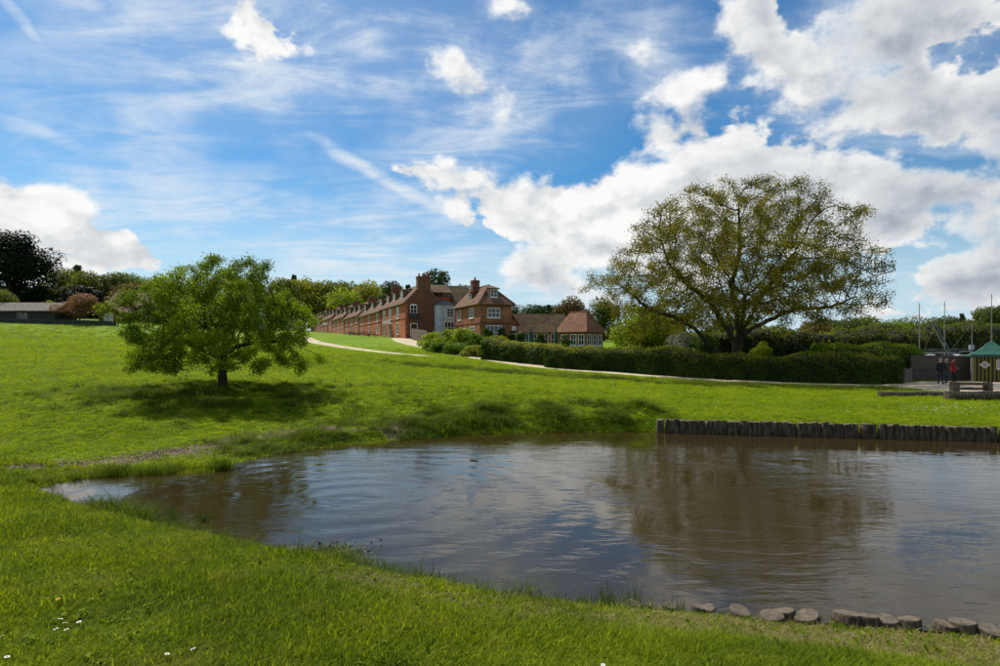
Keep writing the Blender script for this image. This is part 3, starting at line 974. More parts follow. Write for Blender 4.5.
for a in [
    (283, 215, 273, 46, 'olive', 'olive tree rising right behind the round tree on its right side', 'round', 0),
    (294, 260, 268, 14, 'pine', 'thin bare topped conifer left of the terrace', 'cone', 1),
    (304, 235, 276, 50, 'yellow', 'yellow green tree left of the terrace chimneys', 'round', 1),
    (323, 240, 281, 40, 'olive', 'olive tree above the far end of the terrace', 'round', 2),
    (343, 205, 287, 44, 'lime', 'bright lime green tree above the terrace roofs', 'round', 2),
    (366, 225, 281, 44, 'yellow', 'yellow green tree behind the middle terrace chimney', 'round', 0),
    (360, 250, 279, 12, 'pine', 'narrow dark conifer above the middle of the terrace', 'cone', 0),
    (392, 205, 281, 30, 'pine', 'grey green pine left of the nearest terrace chimney', 'round', 1),
    (408, 215, 279, 16, 'pine', 'pointed dark pine beside the nearest terrace chimney', 'cone', 2),
    (436, 165, 270, 50, 'pine', 'large dark pine behind the ridge of the nearest house', 'flat', 1),
    (466, 170, 283, 20, 'pine', 'small dark pine left of the hotel chimney', 'round', 2),
    (335, 250, 283, 70, 'olive', 'broad olive tree farthest behind the terrace', 'round', 1),
    (388, 250, 287, 60, 'olive', 'low olive tree between the terrace chimneys', 'round', 0),
    (512, 190, 304, 40, 'wood', 'dark low tree right of the corner house roof', 'round', 0),
    (536, 160, 307, 50, 'pine', 'dark green tree over the left half of the long low roof', 'round', 1),
    (549, 150, 301, 14, 'pine', 'small pointed conifer above the long low roof', 'cone', 1),
    (572, 125, 299, 48, 'brown', 'brown green round tree above the orange roofed pavilion', 'round', 2),
    (604, 130, 300, 44, 'wood', 'dark tree between the pavilion and the oak', 'round', 1),
    (556, 170, 306, 50, 'wood', 'dark hedge tree over the right half of the long low roof', 'round', 0),
]:
    tree_at(a[0], a[1], a[2], a[3], a[4], a[5], a[6], .2, a[7], GB, 'pine_tree' if a[4] == 'pine' else 'tree')
# garden trees and shrubs under the oak
tree_at(642, 58, 306, 78, 'lime', 'pale green garden tree under the left boughs of the oak', 'round', .12, 1, None, 'garden_tree', n=5000)
tree_at(682, 53, 330, 26, 'blossom', 'white flowering shrub left of the oak trunk', 'round', .1, 1, None, 'flowering_shrub', cat='shrub')
tree_at(703, 55, 334, 32, 'hedge', 'dark shrub between the white flowering shrub and the oak trunk', 'round', .1, 1, None, 'shrub', cat='shrub')
tree_at(762, 53, 340, 20, 'lime', 'small bright shrub just right of the oak trunk', 'round', .1, 2, None, 'shrub', cat='shrub')
tree_at(778, 60, 326, 50, 'olive', 'olive shrub behind the right side of the oak trunk', 'round', .1, 0, None, 'shrub', cat='shrub')
tree_at(792, 52, 340, 36, 'dark', 'dark rounded bush left of the golden hedge', 'round', .05, 1, None, 'shrub', cat='shrub')
tree_at(660, 85, 316, 90, 'wood', 'dark tree deep behind the pale green garden tree', 'round', .1, 1, None)
tree_at(742, 80, 318, 90, 'wood', 'dark tree behind the oak trunk', 'round', .1, 2, None)
tree_at(815, 75, 322, 60, 'brown', 'brown green tree under the right boughs of the oak', 'round', .15, 1, None)
tree_at(905, 46, 345, 36, 'green', 'green bush spilling over the left end of the boatyard fence', 'round', .05, 1, None, 'shrub', cat='shrub')
for a in [
    (845, 95, 318, 60, 'wood', 'dark woodland tree right behind the golden hedge', 0),
    (872, 120, 316, 60, 'olive', 'olive woodland tree above the right end of the hedge', 1),
    (893, 88, 322, 46, 'green', 'green woodland tree above the start of the boatyard fence', 2),
    (914, 135, 319, 56, 'olive', 'olive woodland tree left of the tall masts', 0),
    (938, 100, 328, 50, 'wood', 'dark woodland tree behind the slanting spars', 1),
    (950, 150, 316, 60, 'wood', 'woodland tree between the masts and the kiosk', 2),
    (962, 130, 308, 12, 'pine', 'thin dark conifer above the woodland', 1),
    (972, 105, 319, 50, 'olive', 'olive woodland tree directly above the green kiosk roof', 1),
    (996, 98, 306, 50, 'wood', 'dark woodland tree at the right edge', 0),
    (985, 150, 308, 60, 'olive', 'far olive tree near the right edge', 2),
    (830, 140, 321, 70, 'wood', 'far dark tree left of the boatyard', 1),
]:
    tree_at(a[0], a[1], a[2], a[3], a[4], a[5], 'cone' if a[4] == 'pine' else 'round', .12, a[5].__len__(), GR, 'pine_tree' if a[4] == 'pine' else 'tree')

# the far wood that closes the view, read as one mass
def far_wood():
    g = np.random.default_rng(3)
    C = []; N = []; S = []
    for i in range(150):
        px = g.uniform(-150, 1150)
        D = g.uniform(270, 330)
        x = (px - 500) / F * D
        z0 = gz(x, D)
        h = g.uniform(9, 13) * (1.0 if px < 500 else .85)
        L = [(x + g.normal() * 2.2, D + g.normal() * 2, z0 + h * q, 3.2, 3.2, 2.6) for q in (.3, .45, .6, .75, .85) for _ in (0, 1)]
        c, d = crown_cloud(g, 420, L)
        C.append(c); N.append(unit(d * .8 + g.normal(size=d.shape) * .5)); S.append(g.uniform(.35, .8, len(c)))
    C = np.vstack(C); N = np.vstack(N); S = np.concatenate(S)
    o = leaves('far_wood', C, N, S, LEAF['wood'], None, np.clip(.5 + mclump(C, 6, 3) + rng.normal(size=len(C)) * .12, 0, 1), .8)
    tag(o, 'continuous dark wood along the skyline behind everything', 'wood', None, 'stuff')
far_wood()

# ---- hedges: clipped walls of leaves around a solid dark core added to block light
BLOCK_CORE = solid('hedge_blocking_core', (0.018, 0.016, 0.010), (0.035, 0.030, 0.018), 8, .95)
def hedge(name, line, width, height, nleaf, leaf, label, mat_top, mat_side, seed=1, bulge=.18, cat='hedge'):
    g = np.random.default_rng(seed)
    P = np.array([(p[0], p[1]) for p in line], float)
    seg = np.hypot(*(P[1:] - P[:-1]).T); cum = np.concatenate([[0], np.cumsum(seg)])
    def along(s):
        return np.stack([np.interp(s, cum, P[:, 0]), np.interp(s, cum, P[:, 1])], -1)
    def dirat(s):
        e = .3; d = along(np.minimum(s + e, cum[-1])) - along(np.maximum(s - e, 0)); return unit(d)
    root = empty(name, (P[:, 0].mean(), P[:, 1].mean(), 0), 0, label, cat)
    off = np.array([P[:, 0].mean(), P[:, 1].mean(), 0])
    hw = width / 2
    # outline across: up one side, over the rounded top, down the other
    def section(u):
        """u in 0..1 -> (side offset, height, normal side, normal up)"""
        side = np.interp(u, [0, .38, .44, .5, .56, .62, 1], [-1, -.96, -.72, 0, .72, .96, 1])
        up = np.interp(u, [0, .38, .44, .5, .56, .62, 1], [0.02, .86, .985, 1, .985, .86, .02])
        ns = np.interp(u, [0, .38, .44, .5, .56, .62, 1], [-1, -.9, -.35, 0, .35, .9, 1])
        nu = np.interp(u, [0, .38, .44, .5, .56, .62, 1], [.05, .4, .94, 1, .94, .4, .05])
        return side, up, ns, nu
    def place(s, u, inset, jit=0):
        c = along(s); d = dirat(s); nrm = np.stack([d[:, 1], -d[:, 0]], -1)
        a, b, ns, nu = section(u)
        lump = vnoise(s, u * 6, 1.3, seed) * bulge * 1.6 + vnoise(s, u * 9, .45, seed + 1) * bulge * .7
        top = height * (1 + .05 * np.sin(s * .6 + seed))
        g0 = ground_z(c[:, 0], c[:, 1])
        xy = c + nrm * (a * (hw - inset) + ns * lump)[:, None]
        z = g0 + b * (top - inset) + nu * lump
        n3 = np.concatenate([nrm * ns[:, None], nu[:, None]], 1)
        return np.concatenate([xy, z[:, None]], 1) - off, unit(n3)
    # core
    ns_, nu_ = max(8, int(cum[-1] / .6)), 17
    S, U = np.meshgrid(np.linspace(0.12, cum[-1] - .12, ns_), np.linspace(0, 1, nu_))
    Vc, _ = place(S.ravel(), U.ravel(), .16)
    i = (np.arange(ns_ - 1)[None] + np.arange(nu_ - 1)[:, None] * ns_)
    Fq = np.stack([i, i + 1, i + 1 + ns_, i + ns_], -1).reshape(-1, 4)
    obj_np('blocking_core', Vc, Fq, BLOCK_CORE, root, True)
    # leaves
    s = g.uniform(0, cum[-1], nleaf); u = g.random(nleaf)
    ends = g.random(nleaf) < min(.3, width / (cum[-1] + 3 * height) * 1.5)
    C, N = place(s, u, .0)
    e0 = ends & (g.random(nleaf) < .5); e1 = ends & ~e0
    for m, se, sg in ((e0, 0.0, -1), (e1, cum[-1], 1)):
        k = m.sum()
        if not k: continue
        c = along(np.full(k, se)); d = dirat(np.full(k, se)); nr = np.stack([d[:, 1], -d[:, 0]], -1)
        a = g.uniform(-1, 1, k) * .92; b = g.random(k)
        bulg = .22 * (1 - a ** 2) * (1 - (2 * b - 1) ** 4)
        xy = c + nr * (a * hw)[:, None] + d * (sg * bulg)[:, None]
        C[m] = np.concatenate([xy, (ground_z(c[:, 0], c[:, 1]) + b * height * .97)[:, None]], 1) - off
        N[m] = np.concatenate([d * sg, np.full((k, 1), .15)], 1)
        u[m] = .2
    C += N * g.normal(size=(nleaf, 1)) * .05
    # a few sprigs stand proud of the clipped top
    N2 = unit(N * .7 + g.normal(size=N.shape) * .6 + np.array([0, 0, .25]))
    tint = np.clip(.42 + mclump(C, .8, seed) * 1.3 + g.normal(size=nleaf) * .18, 0, 1)
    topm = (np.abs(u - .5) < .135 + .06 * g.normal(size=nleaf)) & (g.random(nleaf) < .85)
    topm |= g.random(nleaf) < .6 * np.clip((section(u)[1] - .40) / .6, 0, 1) ** 1.5 * np.clip(.6 + vnoise(C[:, 0], C[:, 2] + C[:, 1], .9, seed + 44) * 1.6, 0, 1.4)  # more golden leaves higher up: new growth, and sunlit tops put into the colour
    Z = leaf * g.uniform(.6, 1.3, nleaf)
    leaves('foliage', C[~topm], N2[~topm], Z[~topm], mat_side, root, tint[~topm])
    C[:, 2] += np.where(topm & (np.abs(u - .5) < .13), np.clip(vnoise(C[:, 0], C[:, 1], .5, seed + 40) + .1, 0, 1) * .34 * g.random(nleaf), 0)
    leaves('lit_top_growth', C[topm] + np.array([0, 0, .03]), N2[topm], Z[topm], mat_top, root, tint[topm])
    return root
def gl(pts):
    return [(at(px, HZ, D).x, D) for px, D in pts]
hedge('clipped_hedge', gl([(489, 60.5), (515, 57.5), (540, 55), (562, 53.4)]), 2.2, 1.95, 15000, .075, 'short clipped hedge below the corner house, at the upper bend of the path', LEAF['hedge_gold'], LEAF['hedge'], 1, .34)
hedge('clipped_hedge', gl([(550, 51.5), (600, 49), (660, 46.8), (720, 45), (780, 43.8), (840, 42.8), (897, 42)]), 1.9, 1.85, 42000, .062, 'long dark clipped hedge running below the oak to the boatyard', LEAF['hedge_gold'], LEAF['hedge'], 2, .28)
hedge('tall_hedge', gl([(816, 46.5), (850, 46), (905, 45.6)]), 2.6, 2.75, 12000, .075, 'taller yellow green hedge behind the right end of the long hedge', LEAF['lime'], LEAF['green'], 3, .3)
hedge('overgrown_hedge', gl([(-90, 101), (40, 101), (130, 103), (200, 106), (252, 109)]), 4.0, 4.6, 22000, .17, 'overgrown dark hedge closing the view behind the shed and cottage', LEAF['olive'], LEAF['wood'], 5, .9)
hedge('shrub_belt', gl([(622, 64), (660, 62), (740, 60), (815, 58), (880, 60), (925, 62)]), 3.4, 3.6, 26000, .13, 'belt of dark shrubs filling the garden behind the oak trunk', LEAF['olive'], LEAF['wood'], 6, .9)
hedge('boatyard_thicket', gl([(860, 78), (920, 76), (980, 76), (1060, 78)]), 4.0, 4.6, 16000, .16, 'thicket of bushes behind the laid up boats', LEAF['olive'], LEAF['wood'], 7, 1.0)
# bushes below the white bay
for k, (px, D, top, wpx, kind, lab) in enumerate([
    (432, 75.5, 333, 22, 'lime', 'leftmost light green bush beside the wooden garden gate'),
    (447, 74, 330, 24, 'lime', 'light green bush below the slate hung bay'),
    (462, 72, 329, 24, 'lime', 'light green bush below the corner house ground floor window'),
    (474, 70, 332, 22, 'green', 'green bush between the light bushes and the short hedge'),
    (440, 71, 342, 26, 'green', 'low dark bush at the foot of the garden bank'),
    (458, 68.5, 344, 26, 'green', 'low bush in the middle of the garden bank'),
    (476, 65, 346, 24, 'hedge_gold', 'low golden bush touching the short hedge'),
]):
    tree_at(px, D, top, wpx * 1.35, kind, lab, 'round', .02, k, 'bushes in front of the hotel', 'bush', cat='bush', n=3200, leaf=.046, nl=26, sink=.25)

# ================================================================== paths
GRAVEL = None
def gravel_material():
    m, w, out = new_mat('pale_gravel')
    p = w.n('ShaderNodeBsdfPrincipled')
    g = w.n('ShaderNodeNewGeometry')
    n = w.noise(g.outputs['Position'], 1.4, 6.0, 0.7); f = w.noise(g.outputs['Position'], 30.0, 4.0, 0.7)
    col = w.mixc(w.ramp(n, .38, .62), (0.50, 0.39, 0.25, 1), (0.66, 0.54, 0.37, 1))
    col = w.mixc(w.ramp(f, .4, .7, 0, .5), col, (0.36, 0.29, 0.21, 1))
    w.put(p.inputs['Base Color'], col); p.inputs['Roughness'].default_value = .95
    bp = w.n('ShaderNodeBump'); bp.inputs['Strength'].default_value = .5; bp.inputs['Distance'].default_value = .03
    w.put(bp.inputs['Height'], f); w.put(p.inputs['Normal'], bp.outputs[0])
    w.put(out.inputs[0], p.outputs[0])
    return m
GRAVEL = gravel_material()
PATHS = []
def catmull(P, n=14):
    P = [np.array(p, float) for p in P]
    P = [P[0] * 2 - P[1]] + P + [P[-1] * 2 - P[-2]]
    out = []
    for i in range(1, len(P) - 2):
        for t in np.linspace(0, 1, n, endpoint=False):
            a, b, c, d = P[i - 1], P[i], P[i + 1], P[i + 2]
            out.append(.5 * ((2 * b) + (c - a) * t + (2 * a - 5 * b + 4 * c - d) * t * t + (3 * b - a - 3 * c + d) * t ** 3))
    out.append(P[-2])
    return np.array(out)
def path(name, pts, w0, w1, seed=0):
    C = catmull(pts)
    PATHS.append((C, max(w0, w1) / 2))
    n = len(C); T = np.gradient(C, axis=0); T = T / np.hypot(T[:, 0], T[:, 1])[:, None]
    Nn = np.stack([T[:, 1], -T[:, 0]], -1)
    W = np.linspace(w0, w1, n) / 2
    rows = []
    ks = np.linspace(-1, 1, 7)
    for k in ks:
        wob = (vnoise(np.arange(n), np.full(n, 3.0 * np.sign(k)), 4, seed + 20) * .35 + vnoise(np.arange(n), np.full(n, 7.0 * np.sign(k)), 1.5, seed + 21) * .2) * (abs(k) == 1)
        xy = C + Nn * (k * (W + wob * W))[:, None]
        z = ground_z(xy[:, 0], xy[:, 1]) + .05 - .07 * (abs(k) == 1)
        rows.append(np.concatenate([xy, z[:, None]], 1))
    V = np.stack(rows, 1).reshape(-1, 3)
    m = len(ks)
    i = np.arange(m - 1)[None] + np.arange(n - 1)[:, None] * m
    Fq = np.stack([i, i + 1, i + 1 + m, i + m], -1).reshape(-1, 4)
    return tag(obj_np(name, V, Fq, GRAVEL, None, True), kind='structure')
def ray_ground(px, py, D0=20., D1=140.):
    """depth at which the view line through a picture position meets the land"""
    best = None
    Ds = np.linspace(D0, D1, 400)
    x = (px - 500) / F * Ds; z = EYE - (py - HZ) / F * Ds
    d = z - ground_z(x, Ds)
    i = np.where(d < 0)[0]
    k = i[0] if len(i) else 399
    return (x[k], Ds[k])
main_pts = [(at(402, 0, 97).x, 97), (at(404, 0, 92).x, 92), (at(412, 0, 86).x, 86), (at(430, 0, 79).x, 79), (at(455, 0, 70.5).x, 70.5), (at(485, 0, 62).x, 62), (at(525, 0, 54).x, 54), (at(575, 0, 49.2).x, 49.2), (at(640, 0, 45.6).x, 45.6), (at(720, 0, 42.6).x, 42.6), (at(800, 0, 40.8).x, 40.8), (at(880, 0, 39.6).x, 39.6), (at(930, 0, 39.2).x, 39.2)]
path('path', main_pts, 3.7, 0.8, 1)
path('path', [(at(290, 0, 98).x, 98), (at(306, 0, 88).x, 88), (at(330, 0, 79).x, 79), (at(360, 0, 72).x, 72), (at(395, 0, 66).x, 66), (at(430, 0, 62).x, 62)], 3.4, .6, 2)
path('path', [(at(250, 0, 112).x, 112), (at(280, 0, 103).x, 103), (at(300, 0, 96).x, 96), (at(316, 0, 86).x, 86)], 3.0, 2.4, 3)
# the gravelled quay on the right
def quay():
    P = [(22.5, 37.2), (22.8, 32.5), (23.5, 29.6), (27, 28.6), (40, 27.2), (62, 27.0), (62, 44.4), (40, 44.0), (30, 43.6), (26, 41.2), (23, 39.3)]
    S = smooth_poly(P, 2)
    bm = bmesh.new()
    xs = np.arange(21.6, 62, .5); ys = np.arange(26, 45, .35)
    from_ = {}
    def inside(x, y):
        ins = False; n = len(S)
        for i in range(n):
            a, b = S[i], S[(i + 1) % n]
            if (a[1] > y) != (b[1] > y) and x < a[0] + (y - a[1]) * (b[0] - a[0]) / (b[1] - a[1]): ins = not ins
        return ins
    Z = ground_z(*np.meshgrid(xs, ys))
    for j, y in enumerate(ys):
        for i, x in enumerate(xs):
            if inside(x, y): from_[(i, j)] = bm.verts.new((x, y, Z[j, i] + .045))
    for (i, j) in list(from_):
        q = [(i, j), (i + 1, j), (i + 1, j + 1), (i, j + 1)]
        if all(k in from_ for k in q): bm.faces.new([from_[k] for k in q])
    me = bpy.data.meshes.new('quay'); bm.to_mesh(me); bm.free(); me.materials.append(GRAVEL)
    tag(link(bpy.data.objects.new('quay', me)), kind='structure')
    return S
QUAY = quay()

# ================================================================== grass
def blade_clump(name, nb, h, wd, spread, lean, mat, seed, bend=.5, fork=False):
    g = np.random.default_rng(seed)
    V = []; Fq = []; T = []
    for i in range(nb):
        a = g.uniform(0, 6.283); r = spread * g.random() ** .5
        b = np.array([math.cos(a) * r, math.sin(a) * r, 0])
        d = g.uniform(0, 6.283)
        hh = h * g.uniform(.5, 1.15); ww = wd * g.uniform(.7, 1.3)
        side = np.array([-math.sin(d), math.cos(d), 0]); out = np.array([math.cos(d), math.sin(d), 0])
        le = lean * g.uniform(.3, 1.3)
        p0 = b; p1 = b + np.array([0, 0, hh * .55]) + out * le * hh * .35; p2 = b + np.array([0, 0, hh * (1 - .25 * le)]) + out * le * hh * (.5 + bend)
        k = len(V)
        V += [p0 - side * ww * .5, p0 + side * ww * .5, p1 + side * ww * .42, p1 - side * ww * .42, p2]
        Fq += [(k, k + 1, k + 2), (k, k + 2, k + 3), (k + 3, k + 2, k + 4)]
        T += [g.random()] * 5
    me = mesh_np(name, np.array(V), np.array(Fq), mat, False, {'tint': T})
    return bpy.data.objects.new(name, me)

def scatter(name, pts, rot, scl, protos, label, cat, lean=None):
    """one object that carries its clumps on the vertices of a point mesh"""
    me = bpy.data.meshes.new(name)
    me.vertices.add(len(pts)); me.vertices.foreach_set('co', np.asarray(pts, np.float32).ravel())
    a = me.attributes.new('spin', 'FLOAT_VECTOR', 'POINT'); a.data.foreach_set('vector', np.asarray(rot, np.float32).ravel())
    b = me.attributes.new('size', 'FLOAT_VECTOR', 'POINT'); b.data.foreach_set('vector', np.asarray(scl, np.float32).ravel())
    o = link(bpy.data.objects.new(name, me))
    tag(o, label, cat, None, 'stuff')
    ng = bpy.data.node_groups.new(name + '_scatter', 'GeometryNodeTree')
    ng.interface.new_socket('Geometry', in_out='INPUT', socket_type='NodeSocketGeometry')
    ng.interface.new_socket('Geometry', in_out='OUTPUT', socket_type='NodeSocketGeometry')
    gi = ng.nodes.new('NodeGroupInput'); go = ng.nodes.new('NodeGroupOutput')
    iop = ng.nodes.new('GeometryNodeInstanceOnPoints')
    gg = ng.nodes.new('GeometryNodeGeometryToInstance')
    for p in protos:
        oi = ng.nodes.new('GeometryNodeObjectInfo'); oi.inputs['Object'].default_value = p; oi.inputs['As Instance'].default_value = True
        ng.links.new(oi.outputs['Geometry'], gg.inputs[0])
    sp = ng.nodes.new('GeometryNodeInputNamedAttribute'); sp.data_type = 'FLOAT_VECTOR'; sp.inputs['Name'].default_value = 'spin'
    sz = ng.nodes.new('GeometryNodeInputNamedAttribute'); sz.data_type = 'FLOAT_VECTOR'; sz.inputs['Name'].default_value = 'size'
    join = ng.nodes.new('GeometryNodeJoinGeometry')
    ng.nodes.remove(gg)
    for nd in [n for n in ng.nodes if n.bl_idname == 'GeometryNodeObjectInfo']:
        ng.links.new(nd.outputs['Geometry'], join.inputs[0])
    ng.links.new(gi.outputs[0], iop.inputs['Points'])
    ng.links.new(join.outputs[0], iop.inputs['Instance'])
    iop.inputs['Pick Instance'].default_value = True
    ng.links.new(sp.outputs['Attribute'], iop.inputs['Rotation'])
    ng.links.new(sz.outputs['Attribute'], iop.inputs['Scale'])
    ng.links.new(iop.outputs[0], go.inputs[0])
    md = o.modifiers.new('scatter', 'NODES'); md.node_group = ng
    return o

G_LAWN = leaf_mat('lawn_blade', (0.130, 0.196, 0.008), (0.350, 0.410, 0.022), .5, (1.22, 1.2, .45), .7, .7)
G_LONG = leaf_mat('long_blade', (0.065, 0.105, 0.008), (0.175, 0.225, 0.020), .45, (1.2, 1.2, .5), .7, .6)
G_MEADOW = leaf_mat('meadow_blade', (0.165, 0.245, 0.008), (0.360, 0.440, 0.020), .5, (1.22, 1.2, .45), .7, .45)
G_DRY = leaf_mat('dry_blade', (0.20, 0.17, 0.055), (0.40, 0.34, 0.15), .35, (1.1, 1.05, .8), .6)
G_REED = leaf_mat('sedge_blade', (0.030, 0.060, 0.012), (0.085, 0.120, 0.030), .35, (1.2, 1.2, .6), .5)

def path_clear(x, y):
    ok = np.ones(len(x), bool)
    for C, hw in PATHS:
        for c in C[::3]:
            ok &= (x - c[0]) ** 2 + (y - c[1]) ** 2 > (hw * 1.12 + .1) ** 2
    # and the quay
    ins = np.zeros(len(x), bool); n = len(QUAY)
    for i in range(n):
        a, b = QUAY[i], QUAY[(i + 1) % n]
        c = ((a[1] > y) != (b[1] > y)) & (x < a[0] + (y - a[1]) * (b[0] - a[0]) / (b[1] - a[1] + 1e-12)); ins ^= c
    return ok & ~ins

def field_points(n_try, d0, d1, wide=.95, power=1.0, seed=1):
    """ground positions in the wedge that the photograph looks over, thinning with distance"""
    g = np.random.default_rng(seed)
    u = g.random(n_try)
    D = (d0 ** (2 - power) + u * (d1 ** (2 - power) - d0 ** (2 - power))) ** (1 / (2 - power)) if power != 2 else d0 * (d1 / d0) ** u
    x = g.uniform(-wide, wide, n_try) * D + g.uniform(-1.5, 1.5, n_try)
    return x, D, g

def build_grass():
    lawn = [blade_clump('lawn_clump', 26, .055, .0048, .055, .9, G_LAWN, s) for s in (1, 2, 3, 4)]
    mead = [blade_clump('meadow_clump', 26, .055, .0048, .055, .9, G_MEADOW, s) for s in (21, 22, 23)]
    lush = [blade_clump('lush_clump', 20, .10, .0065, .06, .9, G_LAWN, s) for s in (5, 6)]
    long_ = [blade_clump('long_clump', 24, .26, .007, .09, .8, G_LONG, s, .7) for s in (7, 8, 9)]
    dry = [blade_clump('dry_clump', 18, .045, .0045, .06, 1.3, G_DRY, s) for s in (10, 11)]
    sedge = [blade_clump('sedge_clump', 26, .34, .007, .08, .35, G_REED, s, .3) for s in (12, 13)]
    # --- short turf of the near bank
    x, y, g = field_points(90000, 2.2, 13.5, 1.0, 1.25, 1)
    sd = pond_dist(x, y)
    ok = (sd > .10) & (g.random(len(x)) > np.exp(-((strand_dist(x, y) + vnoise(x, y, .5, 6) * .35) / .6) ** 2))
    x, y, sd = x[ok], y[ok], sd[ok]
    z = ground_z(x, y)
    dryf = np.clip(smoothstep((x + 3.2) / 3) * np.exp(-((sd - (1.0 - .03 * x)) / .42) ** 2) * 1.0 + .45 * smoothstep((x - 1.2) / 2) * smoothstep((1.9 - sd) / .8), 0, .9)
    r = g.random(len(x))
    isdry = r < dryf * .7
    thin = g.random(len(x)) < 1 - .35 * dryf
    lushm = (~isdry) & (vnoise(x, y, .9, 31) + g.normal(size=len(x)) * .15 > .12)
    def put(name, m, protos, lo, hi, label, zs=None):
        m = m & thin if name != 'x' else m
        k = m.sum()
        s = g.uniform(lo, hi, k) * (1 + .05 * np.maximum(y[m] - 4, 0))
        rot = np.stack([g.normal(size=k) * .14, g.normal(size=k) * .14, g.uniform(0, 6.283, k)], 1)
        sc = np.stack([s, s, s * (zs[m] if zs is not None else 1)], 1)
        scatter(name, np.stack([x[m], y[m], z[m] - .006], 1), rot, sc, protos, label, 'grass')
    hv = (.75 + .8 * np.clip(vnoise(x, y, .7, 33) + .3, 0, 1)) * (1 - .5 * np.clip(dryf, 0, 1) * smoothstep((x - .3) / 1.2))
    put('short_grass', (~isdry) & (~lushm), lawn, .9, 1.5, 'short green turf covering the near bank', hv)
    put('lush_grass', lushm, lush, .7, 1.25, 'longer lush grass in patches on the near bank', hv)
    put('dry_grass', isdry, dry, .9, 1.5, 'straw coloured worn grass along the near shore')
    # --- long fringe on the water's edge
    x, y, g = field_points(60000, 4.6, 13.5, 1.0, 1.0, 2)
    sd = pond_dist(x, y)
    clumpn = vnoise(x, y, .8, 41) + .6 * vnoise(x, y, .3, 42)
    right = smoothstep((x - .6) / .8)
    p = np.exp(-((sd - .22) / .26) ** 2) * np.clip(.55 + clumpn * 1.3, 0, 1) * (1 - right)
    m = (sd > .0) & (g.random(len(x)) < p * .75)
    x, y, sd, cn = x[m], y[m], sd[m], clumpn[m]
    z = ground_z(x, y); k = len(x)
    s = g.uniform(.6, 1.15, k) * (1 + np.clip(cn * 1.3, -.3, .8)) * .95
    rot = np.stack([g.normal(size=k) * .15, g.normal(size=k) * .15, g.uniform(0, 6.283, k)], 1)
    scatter('fringe_grass', np.stack([x, y, np.maximum(z, .0) - .02], 1), rot, np.stack([s, s, s], 1), long_, 'long grass fringe overhanging the near edge of the pond', 'grass')
    # two stands of sedge
    pts = []
    for cx, cy, n, rx, ry in ((on_water(575, 612)[0], on_water(575, 612)[1] - .10, 70, .42, .13), (on_water(410, 588)[0], on_water(410, 588)[1] - .05, 36, .3, .12), (on_water(165, 517)[0], on_water(165, 517)[1] - .2, 40, .4, .15)):
        for _ in range(n):
            pts.append((cx + g.normal() * rx, cy + g.normal() * ry))
    P = np.array(pts); k = len(P)
    s = g.uniform(.5, 1.0, k)
    scatter('sedge', np.stack([P[:, 0], P[:, 1], np.maximum(ground_z(P[:, 0], P[:, 1]), -.05)], 1), np.stack([g.normal(size=k) * .1, g.normal(size=k) * .1, g.uniform(0, 6.283, k)], 1), np.stack([s, s, s], 1), sedge, 'upright dark sedge standing at the near water edge', 'sedge')
    # --- far bank and the green slope
    x, y, g = field_points(190000, 12.5, 84, .92, 1.6, 3)
    sd = pond_dist(x, y)
    ok = (sd > .12) & path_clear(x, y) & (g.random(len(x)) > smoothstep((y - 50) / 34))
    x, y, sd = x[ok], y[ok], sd[ok]
    lowleft = smoothstep((-x - 1.5) / 3) * smoothstep((y - 11.2) / 1.2)
    bare = np.exp(-((strand_dist(x, y) + vnoise(x, y, .5, 6) * .35) / (.95 + vnoise(x, y, 1.4, 5) * .6)) ** 2)
    ok = g.random(len(x)) > bare * .93
    x, y, sd = x[ok], y[ok], sd[ok]
    z = ground_z(x, y)
    # tussocks on the steep bank, and along the ditch below the path
    bank = np.exp(-((sd - 1.5) / 1.2) ** 2) * smoothstep((x + 8.5) / 3) * (y > 15) * (1 - smoothstep((x - 4.8) / 1.5))
    dl = np.interp(x, [-12, -4, 4, 12, 20, 26], [50, 46, 41.5, 37.6, 34.8, 33.2])
    ditch = np.exp(-((y - dl) / 1.5) ** 2) * smoothstep((x + 12) / 8) * (1 - smoothstep((x - 23) / 3))
    under = np.exp(-(((x - thorn_base[0]) / 4.6) ** 2 + ((y - thorn_base[1] + 1.5) / 2.6) ** 2))
    rough = np.clip(1.3 * bank + .9 * ditch + .55 * under, 0, 1)
    tus = vnoise(x, y, 1.0, 51) + .7 * vnoise(x, y, .4, 52)
    rm = (g.random(len(x)) < rough * np.clip(.5 + tus * 1.4, 0, 1))
    k = len(x)
    base = .045 * y ** .62
    s = g.uniform(.8, 1.3, k)
    hl = np.where(rm, .9 + np.clip(tus, 0, 1) * 1.0, 1.0)
    rot = np.stack([g.normal(size=k) * .2, g.normal(size=k) * .2, g.uniform(0, 6.283, k)], 1)
    fw = 1.0 + .075 * y
    A = ~rm
    scatter('meadow_grass', np.stack([x, y, z - .01], 1)[A], rot[A], np.stack([s * fw, s * fw, s * (.75 + .012 * y)], 1)[A], mead, 'mown green grass on the slope beyond the pond', 'grass')
    scatter('tussock_grass', np.stack([x, y, z - .02], 1)[rm], rot[rm], np.stack([s * (1 + .035 * y), s * (1 + .035 * y), s * hl * .80], 1)[rm], long_, 'rough tussocks on the far bank and along the ditch', 'grass')
build_grass()

